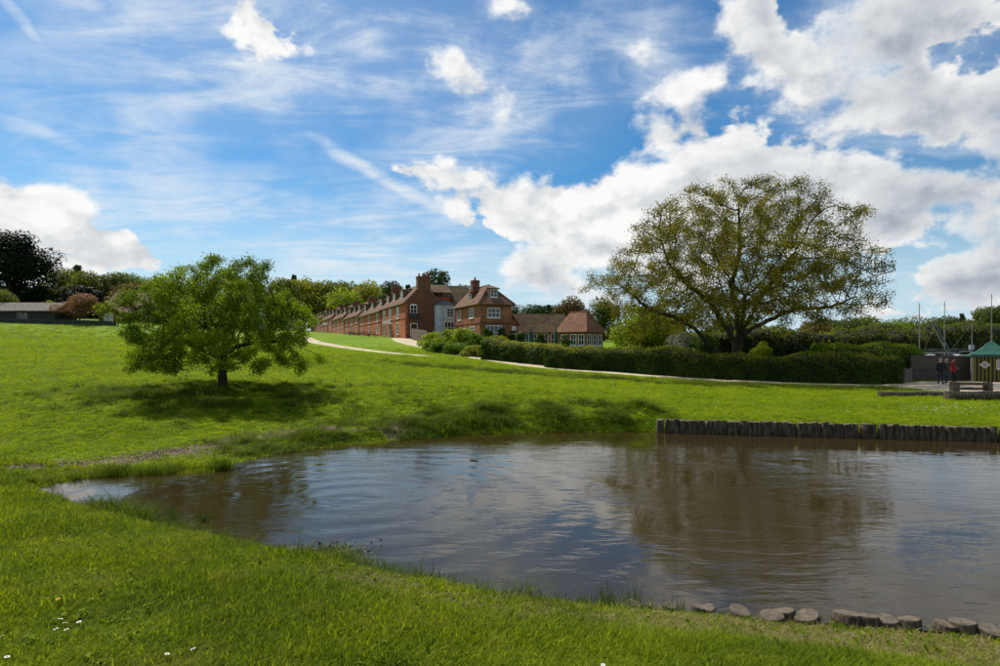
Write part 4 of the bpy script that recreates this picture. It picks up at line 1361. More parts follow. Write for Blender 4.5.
def rosette(name, n, r, w_, rise, mat, seed):
    """a weed with broad leaves that lie out from its middle"""
    g = np.random.default_rng(seed); V = []; Fq = []; T = []
    for i in range(n):
        a = 6.2832 * i / n + g.normal() * .25; rr = r * g.uniform(.65, 1.2); up = rise * g.uniform(.5, 1.3)
        c, s_ = math.cos(a), math.sin(a); k = len(V); ww = w_ * g.uniform(.8, 1.2)
        V += [(0, 0, .01), (c * rr * .5 - s_ * ww, s_ * rr * .5 + c * ww, up), (c * rr, s_ * rr, up * .7), (c * rr * .5 + s_ * ww, s_ * rr * .5 - c * ww, up)]
        Fq += [(k, k + 3, k + 2, k + 1)]; T += [g.random()] * 4
    return bpy.data.objects.new(name, mesh_np(name, np.array(V), np.array(Fq), mat, False, {'tint': T}))
def weeds():
    wm = leaf_mat('weed_leaf', (0.100, 0.160, 0.007), (0.250, 0.310, 0.018), .45, (1.2, 1.2, .45), .75)
    ros = [rosette('weed', 9, .055, .011, .045, wm, 1), rosette('weed', 7, .04, .013, .05, wm, 2), rosette('clover', 12, .03, .010, .05, wm, 3)]
    stem = [blade_clump('dead_stem', 5, .10, .0032, .03, .7, G_DRY, s) for s in (31, 32)]
    for nm, cnt, pro, lab, sd0, z0 in (('weeds', 2800, ros, 'broad leaved weeds and clover among the near turf', 5, .03), ('dead_stems', 2600, stem, 'pale dead grass stems among the near turf', 6, 0)):
        x, y, g = field_points(cnt, 2.4, 12, 1.0, 1.4, sd0)
        keep = (pond_dist(x, y) > .3) & (vnoise(x, y, .8, 60 + sd0) + g.normal(size=len(x)) * .12 > .03)
        x, y = x[keep], y[keep]; k = len(x); s = g.uniform(.45, 1.0, k)
        scatter(nm, np.stack([x, y, ground_z(x, y) + z0], 1), np.stack([g.normal(size=k) * .15, g.normal(size=k) * .15, g.uniform(0, 6.283, k)], 1), np.stack([s, s, s], 1), pro, lab, 'weeds')
weeds()

# ================================================================== buildings
def brick_mat(name, c1, c2, c3, mort=(0.20, 0.15, 0.11)):
    m, w, out = new_mat(name)
    p = w.n('ShaderNodeBsdfPrincipled')
    tc = w.n('ShaderNodeTexCoord'); g = w.n('ShaderNodeNewGeometry')
    sp = w.n('ShaderNodeSeparateXYZ'); w.put(sp.inputs[0], tc.outputs['Object'])
    cb = w.n('ShaderNodeCombineXYZ')
    w.put(cb.inputs[0], w.math('ADD', sp.outputs[0], sp.outputs[1])); w.put(cb.inputs[1], sp.outputs[2])
    b = w.n('ShaderNodeTexBrick'); w.put(b.inputs['Vector'], cb.outputs[0])
    b.inputs['Color1'].default_value = c4(c1); b.inputs['Color2'].default_value = c4(c2); b.inputs['Mortar'].default_value = c4(mort)
    b.inputs['Scale'].default_value = 1.0; b.inputs['Brick Width'].default_value = .23; b.inputs['Row Height'].default_value = .075; b.inputs['Mortar Size'].default_value = .008
    n = w.noise(tc.outputs['Object'], .55, 5.0, .65); n2 = w.noise(tc.outputs['Object'], 3.0, 4.0, .7)
    col = w.mixc(w.ramp(n, .42, .60, 0, .85), b.outputs[0], c4(c3))
    col = w.mixc(w.ramp(n2, .48, .66, 0, .75), col, (c2[0] * .35, c2[1] * .45, c2[2] * .55, 1))
    n3 = w.noise(w.vmath('MULTIPLY', tc.outputs['Object'], (1, 1, .25)), 1.6, 5.0, .7)
    col = w.mixc(w.ramp(n3, .58, .70, 0, .5), col, (c3[0] * 1.1, c3[1] * 1.5, c3[2] * 1.7, 1))
    w.put(p.inputs['Base Color'], col); p.inputs['Roughness'].default_value = .9; p.inputs['Specular IOR Level'].default_value = .2
    bp = w.n('ShaderNodeBump'); bp.inputs['Strength'].default_value = .5; bp.inputs['Distance'].default_value = .02
    w.put(bp.inputs['Height'], b.outputs['Fac']); bp.invert = True
    w.put(p.inputs['Normal'], bp.outputs[0]); w.put(out.inputs[0], p.outputs[0])
    return m

def tile_mat(name, c1, c2, moss, mossy=.5, rows=.14):
    m, w, out = new_mat(name)
    p = w.n('ShaderNodeBsdfPrincipled')
    tc = w.n('ShaderNodeTexCoord')
    sp = w.n('ShaderNodeSeparateXYZ'); w.put(sp.inputs[0], tc.outputs['Object'])
    cb = w.n('ShaderNodeCombineXYZ'); w.put(cb.inputs[0], w.math('ADD', sp.outputs[0], sp.outputs[1])); w.put(cb.inputs[1], sp.outputs[2])
    b = w.n('ShaderNodeTexBrick'); w.put(b.inputs['Vector'], cb.outputs[0])
    b.inputs['Color1'].default_value = c4(c1); b.inputs['Color2'].default_value = c4(c2); b.inputs['Mortar'].default_value = (c1[0] * .4, c1[1] * .4, c1[2] * .4, 1)
    b.inputs['Scale'].default_value = 1.0; b.inputs['Brick Width'].default_value = .22; b.inputs['Row Height'].default_value = rows; b.inputs['Mortar Size'].default_value = .012
    n = w.noise(tc.outputs['Object'], .8, 6.0, .7); n2 = w.noise(tc.outputs['Object'], 2.4, 5.0, .7)
    col = w.mixc(w.ramp(n, .40, .64, 0, mossy), b.outputs[0], c4(moss))
    col = w.mixc(w.ramp(n2, .50, .66, 0, .75), col, (c1[0] * .38, c1[1] * .40, c1[2] * .45, 1))
    n3 = w.noise(w.vmath('MULTIPLY', tc.outputs['Object'], (1, 1, .3)), 4.5, 5.0, .7)
    col = w.mixc(w.ramp(n3, .56, .68, 0, .6), col, (c1[0] * 1.5, c1[1] * 1.7, c1[2] * 1.8, 1))
    w.put(p.inputs['Base Color'], col); p.inputs['Roughness'].default_value = .9; p.inputs['Specular IOR Level'].default_value = .2
    bp = w.n('ShaderNodeBump'); bp.inputs['Strength'].default_value = .7; bp.inputs['Distance'].default_value = .04
    w.put(bp.inputs['Height'], w.math('ADD', w.math('MULTIPLY', b.outputs['Fac'], -.6), n2))
    w.put(p.inputs['Normal'], bp.outputs[0]); w.put(out.inputs[0], p.outputs[0])
    return m

M = {
    'brick': brick_mat('red_brick', (0.52, 0.145, 0.060), (0.38, 0.100, 0.045), (0.54, 0.190, 0.090)),
    'brick2': brick_mat('mellow_brick', (0.33, 0.115, 0.050), (0.20, 0.062, 0.030), (0.40, 0.175, 0.085)),
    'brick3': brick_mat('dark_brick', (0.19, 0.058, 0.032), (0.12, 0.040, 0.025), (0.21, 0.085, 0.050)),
    'tile': tile_mat('clay_tiles', (0.21, 0.105, 0.062), (0.14, 0.070, 0.045), (0.20, 0.145, 0.080), .5),
    'tile_moss': tile_mat('mossy_tiles', (0.155, 0.092, 0.055), (0.11, 0.065, 0.045), (0.18, 0.14, 0.055), .8),
    'tile_orange': tile_mat('orange_tiles', (0.27, 0.120, 0.070), (0.19, 0.085, 0.052), (0.27, 0.16, 0.095), .5),
    'hung': tile_mat('hung_tiles', (0.42, 0.10, 0.045), (0.33, 0.075, 0.035), (0.36, 0.11, 0.06), .4, .10),
    'slate': tile_mat('blue_grey_slates', (0.52, 0.56, 0.62), (0.44, 0.49, 0.56), (0.58, 0.60, 0.63), .4, .12),
    'lead': solid('lead_roof', (0.075, 0.085, 0.095), (0.14, 0.15, 0.16), 2, .55),
    'white': solid('white_paint', (0.78, 0.78, 0.75), (0.68, 0.68, 0.64), 4, .5),
    'stone': solid('pale_stone', (0.42, 0.37, 0.28), (0.30, 0.26, 0.2), 3, .9, .3),
    'door': solid('dark_door', (0.03, 0.03, 0.028), (0.05, 0.045, 0.04), 3, .5),
    'plank': solid('weathered_boards', (0.23, 0.175, 0.125), (0.15, 0.115, 0.085), 5, .9, .3),
    'tarred': solid('tarred_boards', (0.022, 0.026, 0.024), (0.045, 0.05, 0.045), 4, .8),
    'shedroof': solid('grey_shingle_roof', (0.12, 0.10, 0.085), (0.23, 0.19, 0.16), 2.2, .95, .5, 14),
    'green_cloth': solid('green_canvas', (0.012, 0.06, 0.042), (0.02, 0.085, 0.06), 6, .8),
    'dark_wood': solid('dark_oak', (0.035, 0.024, 0.016), (0.06, 0.042, 0.028), 6, .8),
    'pot': solid('terracotta', (0.34, 0.14, 0.08), (0.25, 0.1, 0.06), 6, .9),
}
def glass_mat():
    m, w, out = new_mat('window_glass')
    p = w.n('ShaderNodeBsdfPrincipled')
    p.inputs['Base Color'].default_value = (0.016, 0.019, 0.022, 1); p.inputs['Roughness'].default_value = .06
    p.inputs['Specular IOR Level'].default_value = .6
    tc = w.n('ShaderNodeTexCoord')
    bp = w.n('ShaderNodeBump'); bp.inputs['Strength'].default_value = .12; bp.inputs['Distance'].default_value = .02
    w.put(bp.inputs['Height'], w.noise(tc.outputs['Object'], 3.0, 2.0)); w.put(p.inputs['Normal'], bp.outputs[0])
    w.put(out.inputs[0], p.outputs[0])
    return m
M['glass'] = glass_mat()

class Face:
    """a wall face in a house's own frame: u along it, o outwards, z up"""
    def __init__(self, side, c):
        self.side, self.c = side, c
    def p(self, u, o, z):
        return {'-x': (self.c - o, u, z), '+x': (self.c + o, u, z), '-y': (u, self.c - o, z)}[self.side]
    def box(self, mb, u0, u1, o0, o1, z0, z1):
        a = self.p(u0, o0, z0); b = self.p(u1, o1, z1)
        mb.box(min(a[0], b[0]), max(a[0], b[0]), min(a[1], b[1]), max(a[1], b[1]), min(a[2], b[2]), max(a[2], b[2]))

def window(parent, face, u, z, w, h, nx=2, ny=2, frame=.09, name='window', mat='white', sill=True, arch=False, bar=.035):
    """frame with glazing bars, a sill and a pane behind them"""
    mb = MB()
    u0, u1, z0, z1 = u - w / 2, u + w / 2, z - h / 2, z + h / 2
    face.box(mb, u0, u0 + frame, -.05, .045, z0, z1); face.box(mb, u1 - frame, u1, -.05, .045, z0, z1)
    face.box(mb, u0 + frame, u1 - frame, -.05, .043, z0, z0 + frame); face.box(mb, u0 + frame, u1 - frame, -.05, .043, z1 - frame, z1)
    for i in range(1, nx):
        uu = u0 + w * i / nx; face.box(mb, uu - bar, uu + bar, -.04, .035, z0 + frame, z1 - frame)
    for j in range(1, ny):
        zz = z0 + h * j / ny; face.box(mb, u0 + frame, u1 - frame, -.04, .031, zz - bar * .8, zz + bar * .8)
    if sill: face.box(mb, u0 - .08, u1 + .08, -.05, .10, z0 - .09, z0 - .003)
    if arch:
        n = 8; pts = [face.p(u0 + w * i / n, .044, z1 + .16 * math.sin(math.pi * i / n)) for i in range(n + 1)]
        d = Vector(face.p(0, .0, 0)) - Vector(face.p(0, .04, 0)); mb.prism(pts, d)
    win = mb.build(name, M[mat], parent=parent)
    pm = MB(); face.box(pm, u0 + frame * .6, u1 - frame * .6, -.05, .012, z0 + frame * .6, z1 - frame * .6)
    pm.build('pane', M['glass'], parent=win)
    return win

def door(parent, face, u, z0, w, h, mat='door', porch=False):
    mb = MB(); face.box(mb, u - w / 2, u + w / 2, -.02, .05, z0, z0 + h)
    d = mb.build('door', M[mat], parent=parent)
    fb = MB()
    face.box(fb, u - w / 2 - .1, u - w / 2, -.02, .07, z0, z0 + h + .1); face.box(fb, u + w / 2, u + w / 2 + .1, -.02, .07, z0, z0 + h + .1)
    face.box(fb, u - w / 2, u + w / 2, -.02, .068, z0 + h, z0 + h + .1)
    fb.build('door_frame', M['white'], parent=d)
    if porch:
        pb = MB()
        for s in (-1, 1): face.box(pb, u + s * (w / 2 + .35) - .07, u + s * (w / 2 + .35) + .07, 1.0, 1.14, z0 - .3, z0 + h + .2)
        a = [face.p(u - w / 2 - .6, -.05, z0 + h + .2), face.p(u + w / 2 + .6, -.05, z0 + h + .2), face.p(u, -.05, z0 + h + .85)]
        d_ = Vector(face.p(0, 1.3, 0)) - Vector(face.p(0, 0, 0))
        pb.prism(a, d_)
        pb.build('porch', M['stone'], parent=parent)
    return d

def chimney(parent, x, y, z0, z1, wx, wy, pots=2, mat='brick3'):
    mb = MB()
    mb.box(x - wx / 2, x + wx / 2, y - wy / 2, y + wy / 2, z0, z1 - .35)
    mb.box(x - wx / 2 - .07, x + wx / 2 + .07, y - wy / 2 - .07, y + wy / 2 + .07, z1 - .35, z1 - .17)
    mb.box(x - wx / 2 - .02, x + wx / 2 + .02, y - wy / 2 - .02, y + wy / 2 + .02, z1 - .17, z1)
    c = mb.build('chimney', M[mat], parent=parent)
    for i in range(pots):
        pm = MB(); xx = x + (i - (pots - 1) / 2) * wx / max(pots, 1)
        pm.tube([(xx, y, z1 - .04), (xx, y, z1 + .4), (xx, y, z1 + .46)], [.15, .12, .15], 8)
        if parent.parent is None or parent.parent.parent is None:
            if parent.parent is None: pm.build('chimney_pot', M['pot'], parent=c)
            else: pm.build('chimney_pot', M['pot'], parent=parent)
    return c

def wavy_roof(mb, a, b, c, d, th=.14, n=14, sag=.05, seed=0):
    """an old roof slope between eave a-b and ridge d-c that sags a little"""
    a, b, c, d = map(Vector, (a, b, c, d))
    nrm = (b - a).cross(d - a).normalized()
    if nrm.z < 0: nrm = -nrm
    m = 5
    top = []; bot = []
    for j in range(m + 1):
        for i in range(n + 1):
            p = (a.lerp(b, i / n)).lerp(d.lerp(c, i / n), j / m)
            k = sag * (float(vnoise(np.array([i * 1.0]), np.array([j * 1.0]), 2.7, seed)[0]) - .1 * math.sin(math.pi * j / m) * 2)
            top.append(p + nrm * (th + k)); bot.append(p)
    N = (n + 1) * (m + 1)
    fs = []
    for j in range(m):
        for i in range(n):
            q = j * (n + 1) + i
            fs.append((q, q + 1, q + n + 2, q + n + 1)); fs.append((N + q, N + q + n + 1, N + q + n + 2, N + q + 1))
    for i in range(n):
        fs.append((i, N + i, N + i + 1, i + 1)); q = m * (n + 1) + i; fs.append((q, q + 1, N + q + 1, N + q))
    for j in range(m):
        q = j * (n + 1); fs.append((q, q + n + 1, N + q + n + 1, N + q)); q += n; fs.append((q, N + q, N + q + n + 1, q + n + 1))
    mb.add(top + bot, fs)

def dormer_x(parent, y, xe, ze, slope, x0=.7, w=1.45, h=1.45, flat=True, tile='tile'):
    """dormer on the slope that faces -x: xe, ze eave position, slope rise per metre"""
    zb = ze + (x0 - xe) * slope + .05
    run = h / slope * 1.02
    mb = MB()
    poly = [(x0, y - w / 2, zb), (x0, y - w / 2, zb + h), (x0 + run, y - w / 2, zb + h)]
    mb.prism(poly, (0, w, 0))
    d = mb.build('dormer', M['white' if not flat else 'tile'], parent=parent)
    rb = MB()
    rb.prism([(x0 - .2, y - w / 2 - .15, zb + h + .02), (x0 - .2, y + w / 2 + .15, zb + h + .02), (x0 + run + .5, y + w / 2 + .15, zb + h + .32), (x0 + run + .5, y - w / 2 - .15, zb + h + .32)], (0, 0, .12))
    rb.build('dormer_roof', M[tile], parent=d)
    mbw = MB()
    f = Face('-x', x0)
    u0, u1, z0, z1 = y - w / 2 + .05, y + w / 2 - .05, zb + .12, zb + h - .05
    f.box(mbw, u0, u0 + .1, -.03, .06, z0, z1); f.box(mbw, u1 - .1, u1, -.03, .06, z0, z1); f.box(mbw, u0 + .1, u1 - .1, -.03, .058, z0, z0 + .1); f.box(mbw, u0 + .1, u1 - .1, -.03, .058, z1 - .1, z1)
    f.box(mbw, y - .04, y + .04, -.03, .05, z0 + .1, z1 - .1); f.box(mbw, u0 + .1, u1 - .1, -.03, .046, (z0 + z1) / 2 - .03, (z0 + z1) / 2 + .03)
    mbw.build('dormer_window', M['white'], parent=d)
    pb = MB(); f.box(pb, u0 + .06, u1 - .06, -.03, .02, z0 + .06, z1 - .06); pb.build('pane', M['glass'], parent=d)
    return d

ROT = math.atan2(.389, .921)
T0 = Vector((-14.9, 96.0)); AX = Vector((.921, .389)); AY = Vector((-.389, .921))

def terrace_house(t0, t1, eave, ridge, bays, label, dep=5.8, near_gable=False, door_bay=None, mat='brick', lower=True, arch_bay=None):
    o = T0 + AY * t0
    base = min(gz(*(T0 + AY * (t0 + k * (t1 - t0)))) for k in (0, .5, 1)) - .3
    root = empty('terrace_house', (o.x, o.y, base), ROT, label, 'house', 'houses of the brick terrace')
    L = t1 - t0; e = eave - base; r = ridge - base
    g0 = gz(*(T0 + AY * (t0 + L * .3))) - base
    mb = MB()
    mb.prism([(0, 0, -.6), (dep, 0, -.6), (dep, 0, e), (dep / 2, 0, r - .02), (0, 0, e)], (0, L - .02, 0))
    # string course and eaves course
    wall = mb.build('wall', M[mat], parent=root)
    cb = MB(); f = Face('-x', 0)
    f.box(cb, 0, L - .05, -.02, .06, e - .28, e - .12); f.box(cb, 0, L - .05, -.02, .05, g0 + (e - g0) * .52, g0 + (e - g0) * .52 + .14)
    cb.build('brick_course', M['brick3'], parent=wall)
    sl = (r - e) / (dep / 2)
    rb = MB()
    ov = .28
    wavy_roof(rb, (-ov, -.10, e - ov * sl), (-ov, L - .04, e - ov * sl), (dep / 2, L - .04, r), (dep / 2, -.10, r), seed=int(t0))
    wavy_roof(rb, (dep + ov, -.10, e - ov * sl), (dep + ov, L - .04, e - ov * sl), (dep / 2, L - .04, r), (dep / 2, -.10, r), seed=int(t0) + 5)
    rb.mi = 0
    roof = rb.build('roof', M['tile'], parent=root)
    vb = MB()
    if near_gable:
        for x0, x1 in ((-ov, dep / 2), (dep + ov, dep / 2)):
            vb.prism([(x0, -.14, e - ov * sl - .05), (x0, -.14, e - ov * sl + .12), (x1, -.14, r + .17), (x1, -.14, r)], (0, .03, 0))
        vb.build('barge_board', M['plank'], parent=roof)
    gt = MB(); gt.tube([(-ov - .06, -.05, e - ov * sl + .02), (-ov - .06, L - .1, e - ov * sl + .02)], .065, 6)
    gt.tube([(-ov - .06, L - .3, e - ov * sl), (-.09, L - .3, e - .5), (-.09, L - .3, g0)], .05, 6); gt.build('gutter', M['door'], parent=roof)
    for b in bays:
        u = b - t0
        dormer_x(root, u, 0, e, sl)
        hh = min(1.95, (e - g0) * .34)
        window(root, f, u, g0 + (e - g0) * .745, 1.5, hh, 2, 3)
        if b == door_bay:
            door(root, f, u, g0 + .1, 1.0, 2.1, 'door', True)
        elif b == arch_bay:
            door(root, f, u, g0 + .05, 1.6, 2.3, 'door')
        elif lower:
            window(root, f, u, g0 + (e - g0) * .27, 1.5, hh, 2, 3)
    chimney(root, dep / 2, L - .05, r - 1.2, r + 1.2, 1.8, .9)
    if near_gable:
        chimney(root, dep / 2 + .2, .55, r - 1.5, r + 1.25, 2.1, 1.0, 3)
        gb = MB(); gb.prism([(.25, -.03, -.5), (dep + .02, -.03, -.5), (dep + .02, -.03, e), (dep / 2, -.03, r - .03), (.25, -.03, e + .24)], (0, .04, 0)); gb.build('shaded_gable_skin', M['brick3'], parent=root)  # thin darker brick skin puts the gable's shade into the colour
        fy = Face('-y', -.03)
        window(root, fy, 1.35, g0 + (e - g0) * .80, 1.1, 1.35, 2, 2, arch=True)
        hb = MB(); fy.box(hb, .7, 2.1, 0, .7, g0 + 3.05, g0 + 3.2); hb.prism([fy.p(.6, .75, g0 + 3.2), fy.p(2.2, .75, g0 + 3.2), fy.p(2.2, -.02, g0 + 3.75), fy.p(.6, -.02, g0 + 3.75)], (0, 0, .1))
        hb.build('door_hood', M['tarred'], parent=root)
        door(root, fy, 1.4, g0 + .05, .95, 2.05, 'dark_wood')
        qb = MB()
        for i in range(12):
            fy.box(qb, .0, .36 if i % 2 else .22, -.05, .012, g0 + .3 + i * .42, g0 + .68 + i * .42)
        qb.build('quoin', M['brick'], parent=wall)
    return root
terrace_house(0, 18, 10.15, 13.1, [5, 10.5, 15.5], 'nearest brick terrace house with arched gable window and tall end chimney', near_gable=True, door_bay=10.5)
terrace_house(18, 41, 9.95, 12.9, [21.5, 29.5, 37.5], 'second brick terrace house from the gable end, slightly lower roof', arch_bay=None)
terrace_house(41, 62, 10.4, 13.5, [44.5, 51, 58], 'third brick terrace house from the gable end', arch_bay=51)
terrace_house(62, 84, 11.1, 14.3, [65, 72.5, 80], 'fourth brick terrace house from the gable end')
terrace_house(84, 113, 12.0, 15.2, [88, 95, 102, 109], 'fifth brick terrace house from the gable end', door_bay=95)
terrace_house(113, 142, 12.9, 16.1, [117, 124, 131, 138], 'farthest brick terrace house half hidden by the round tree')

# ---- the taller wing behind the nearest house, with its slate-hung bay
def wing():
    o = T0
    base = gz(o.x + 4, o.y + 1) - .4
    root = empty('rear_wing', (o.x, o.y, base), ROT, 'dark brick wing with red hung tiles between the terrace and the corner house', 'house')
    Z = lambda z: z - base
    mb = MB()
    mb.box(5.2, 7.7, .25, 6, -.5, Z(11.8))
    mb.box(7.72, 11.6, -.75, 6, -.5, Z(9.7))
    wall = mb.build('wall', M['brick3'], parent=root)
    tb_ = MB(); tb_.box(5.25, 7.65, .16, .26, Z(9.6), Z(11.72)); tb_.build('tile_hanging', M['hung'], parent=wall)
    rb = MB()
    wavy_roof(rb, (3.2, -.05, Z(11.75)), (7.75, -.05, Z(11.75)), (7.75, 3.0, Z(13.25)), (3.2, 3.0, Z(13.25)), seed=2)
    wavy_roof(rb, (7.7, -1.05, Z(9.55)), (11.9, -1.05, Z(9.55)), (11.2, 3.0, Z(13.25)), (7.7, 3.0, Z(13.25)), seed=3)
    wavy_roof(rb, (11.9, 6.3, Z(9.55)), (3.2, 6.3, Z(11.0)), (3.2, 3.0, Z(13.25)), (11.2, 3.0, Z(13.25)), seed=4)
    rb.prism([(7.7, -.9, Z(9.7)), (7.7, 3, Z(13.2)), (7.7, .2, Z(11.7)), (7.7, -.0, Z(9.7))], (.06, 0, 0))
    roof = rb.build('roof', M['tile_moss'], parent=root)
    f = Face('-y', .16)
    window(root, f, 5.75, Z(11.42), 1.0, .5, 2, 1, .05, mat='dark_wood', sill=False)
    window(root, f, 7.0, Z(11.42), 1.0, .5, 2, 1, .05, mat='dark_wood', sill=False)
    # the bay
    bb = MB(); z0, z1 = Z(4.5), Z(9.75)
    P = [(4.75, .3), (4.75, -.75), (5.35, -1.55), (7.35, -1.55), (7.95, -.9), (7.95, .3)]
    bb.prism([(x, y, z0) for x, y in P], (0, 0, z1 - z0))
    bay = bb.build('bay', M['slate'], parent=root)
    lb = MB(); c = (6.35, -.2, z1 + .95)
    Q = [(x + (x - 6.35) * .1, y + (y + .4) * .1 - .02, z1) for x, y in P]
    lb.add(Q + [(x, y, z1 + .1) for x, y, _ in Q] + [c], [(0, 1, 2, 3, 4, 5)] + [(i, (i + 1) % 6, 6 + (i + 1) % 6, 6 + i) for i in range(6)] + [(6 + i, 6 + (i + 1) % 6, 12) for i in range(6)])
    lb.build('bay_roof', M['lead'], parent=bay)
    fb = Face('-y', -1.55)
    window(root, fb, 6.9, Z(8.5), 1.15, 1.5, 2, 3)
    window(root, fb, 6.75, Z(6.2), 1.7, 1.8, 3, 2)
    # downpipe
    pb = MB(); pb.tube([(8.02, -1.0, Z(9.5)), (8.02, -1.0, Z(4.0))], .06, 6); pb.build('downpipe', M['door'], parent=root)
    window(root, Face('-y', -.75), 8.9, Z(8.4), 1.0, 1.5, 1, 1)
wing()

# ---- the corner house with hipped roof
def corner_house():
    o = Vector((-2.75, 84.0)); base = gz(o.x + 1, o.y + 1) - .3
    root = empty('corner_house', (o.x, o.y, base), ROT, 'mellow brick corner house with hipped roof and dormers at the end of the row', 'house')
    W, L = 4.75, 10.4
    Z = lambda z: z - base
    e, r = Z(9.05), Z(11.7)
    mb = MB(); mb.box(0, W, 0, L, -.5, e)
    wall = mb.build('wall', M['brick2'], parent=root)
    cb = MB()
    for fc, a, b in ((Face('-x', 0), -.05, L), (Face('-y', 0), -.05, W + .05)):
        fc.box(cb, a, b, -.02, .06, Z(6.25), Z(6.45)); fc.box(cb, a, b, -.02, .08, e - .25, e - .05)
    cb.build('brick_course', M['brick3'], parent=wall)
    ov = .4; y1 = 2.6
    rb = MB(); sl = (r - e) / (W / 2); ee = e - ov * .6
    wavy_roof(rb, (-ov, -ov, ee), (-ov, L, ee), (W / 2, L, r), (W / 2, y1, r), seed=11)
    wavy_roof(rb, (W + ov, -ov, ee), (W + ov, L, ee), (W / 2, L, r), (W / 2, y1, r), seed=12)
    wavy_roof(rb, (-ov, -ov, ee), (W + ov, -ov, ee), (W / 2 + .01, y1, r), (W / 2 - .01, y1, r), seed=13)
    roof = rb.build('roof', M['tile'], parent=root)
    hb = MB()
    for x in (-ov, W + ov):
        hb.tube([(x, -ov, ee + .16), (W / 2, y1, r + .18)], .11, 6)
    hb.tube([(W / 2, y1, r + .18), (W / 2, L, r + .18)], .12, 6)
    hb.build('ridge_tiles', M['tile_orange'], parent=roof)
    dormer_x(root, 5.6, 0, e, sl, .55, 1.3, 1.2)
    # the dormer on the front hip
    db = MB(); zb = e + .75; db.box(W / 2 - .75, W / 2 + .55, .55, 2.3, zb, zb + 1.35); dm = db.build('dormer', M['tile'], parent=root)
    d2 = MB(); d2.prism([(W / 2 - .95, .35, zb + 1.32), (W / 2 + .75, .35, zb + 1.32), (W / 2 + .45, 2.4, zb + 1.85), (W / 2 - .65, 2.4, zb + 1.85)], (0, 0, .12)); d2.build('dormer_roof', M['tile'], parent=dm)
    window(root, Face('-y', .55), W / 2 - .1, zb + .72, 1.1, 1.1, 2, 2)
    fy = Face('-y', 0); fx = Face('-x', 0)
    window(root, fy, 2.05, Z(7.75), 1.85, 1.35, 3, 2)
    window(root, fy, 2.1, Z(5.0), 2.4, 2.05, 4, 2, .1)
    window(root, fx, 3.4, Z(7.85), 1.9, 1.4, 4, 3)
    window(root, fx, 8.6, Z(7.75), 1.2, 1.4, 2, 3)
    window(root, fx, 3.0, Z(5.2), 1.9, 1.5, 4, 3)
    door(root, fx, 6.2, Z(3.6), 1.0, 2.1)
    chimney(root, W / 2 - .4, 7.2, r - .8, r + 1.3, 1.05, 1.0, 1)
    # lean-to with a white door on the right
    lb = MB(); lb.prism([(W, .9, -.5), (W + 1.3, .9, -.5), (W + 1.3, .9, Z(6.3)), (W, .9, Z(7.9))], (0, 4, 0)); lt = lb.build('lean_to', M['brick2'], parent=root)
    l2 = MB(); l2.prism([(W + .02, .7, Z(7.95)), (W + 1.6, .7, Z(6.05)), (W + 1.6, 5.1, Z(6.05)), (W + .02, 5.1, Z(7.95))], (.05, 0, .12)); l2.build('lean_to_roof', M['tile'], parent=lt)
    door(root, Face('-y', .9), W + .55, Z(3.7), .8, 2.2, 'white')
corner_house()

# ---- long low range and pavilion
def low_range():
    x0 = at(511.5, 0, 88).x; base = gz(x0 + 4, 88) - .3
    root = empty('low_building', (x0, 88, base), R(4), 'long low building with a big mossy tiled roof behind the hotel terrace', 'building')
    Z = lambda z: z - base; L = 8.2; D = 5.6
    mb = MB(); mb.prism([(0, .3, -.5), (0, D, -.5), (0, D, Z(5.2)), (0, D / 2, Z(7.75)), (0, .3, Z(5.2))], (L, 0, 0))
    mb.build('wall', M['brick2'], parent=root)
    rb = MB()
    wavy_roof(rb, (-.6, -.1, Z(5.05)), (L + .1, -.1, Z(5.05)), (L + .1, D / 2, Z(7.85)), (-.1, D / 2, Z(7.85)), seed=21, sag=.1)
    wavy_roof(rb, (-.1, D + .3, Z(5.05)), (L + .1, D + .3, Z(5.05)), (L + .1, D / 2, Z(7.85)), (-.1, D / 2, Z(7.85)), seed=22)
    rb.build('roof', M['tile_moss'], parent=root)
    f = Face('-y', .3)
    for u in (.9, 2.1, 3.3, 4.9, 6.2, 7.4):
        window(root, f, u, Z(4.1), .95, 1.8, 2, 2, .1)
low_range()
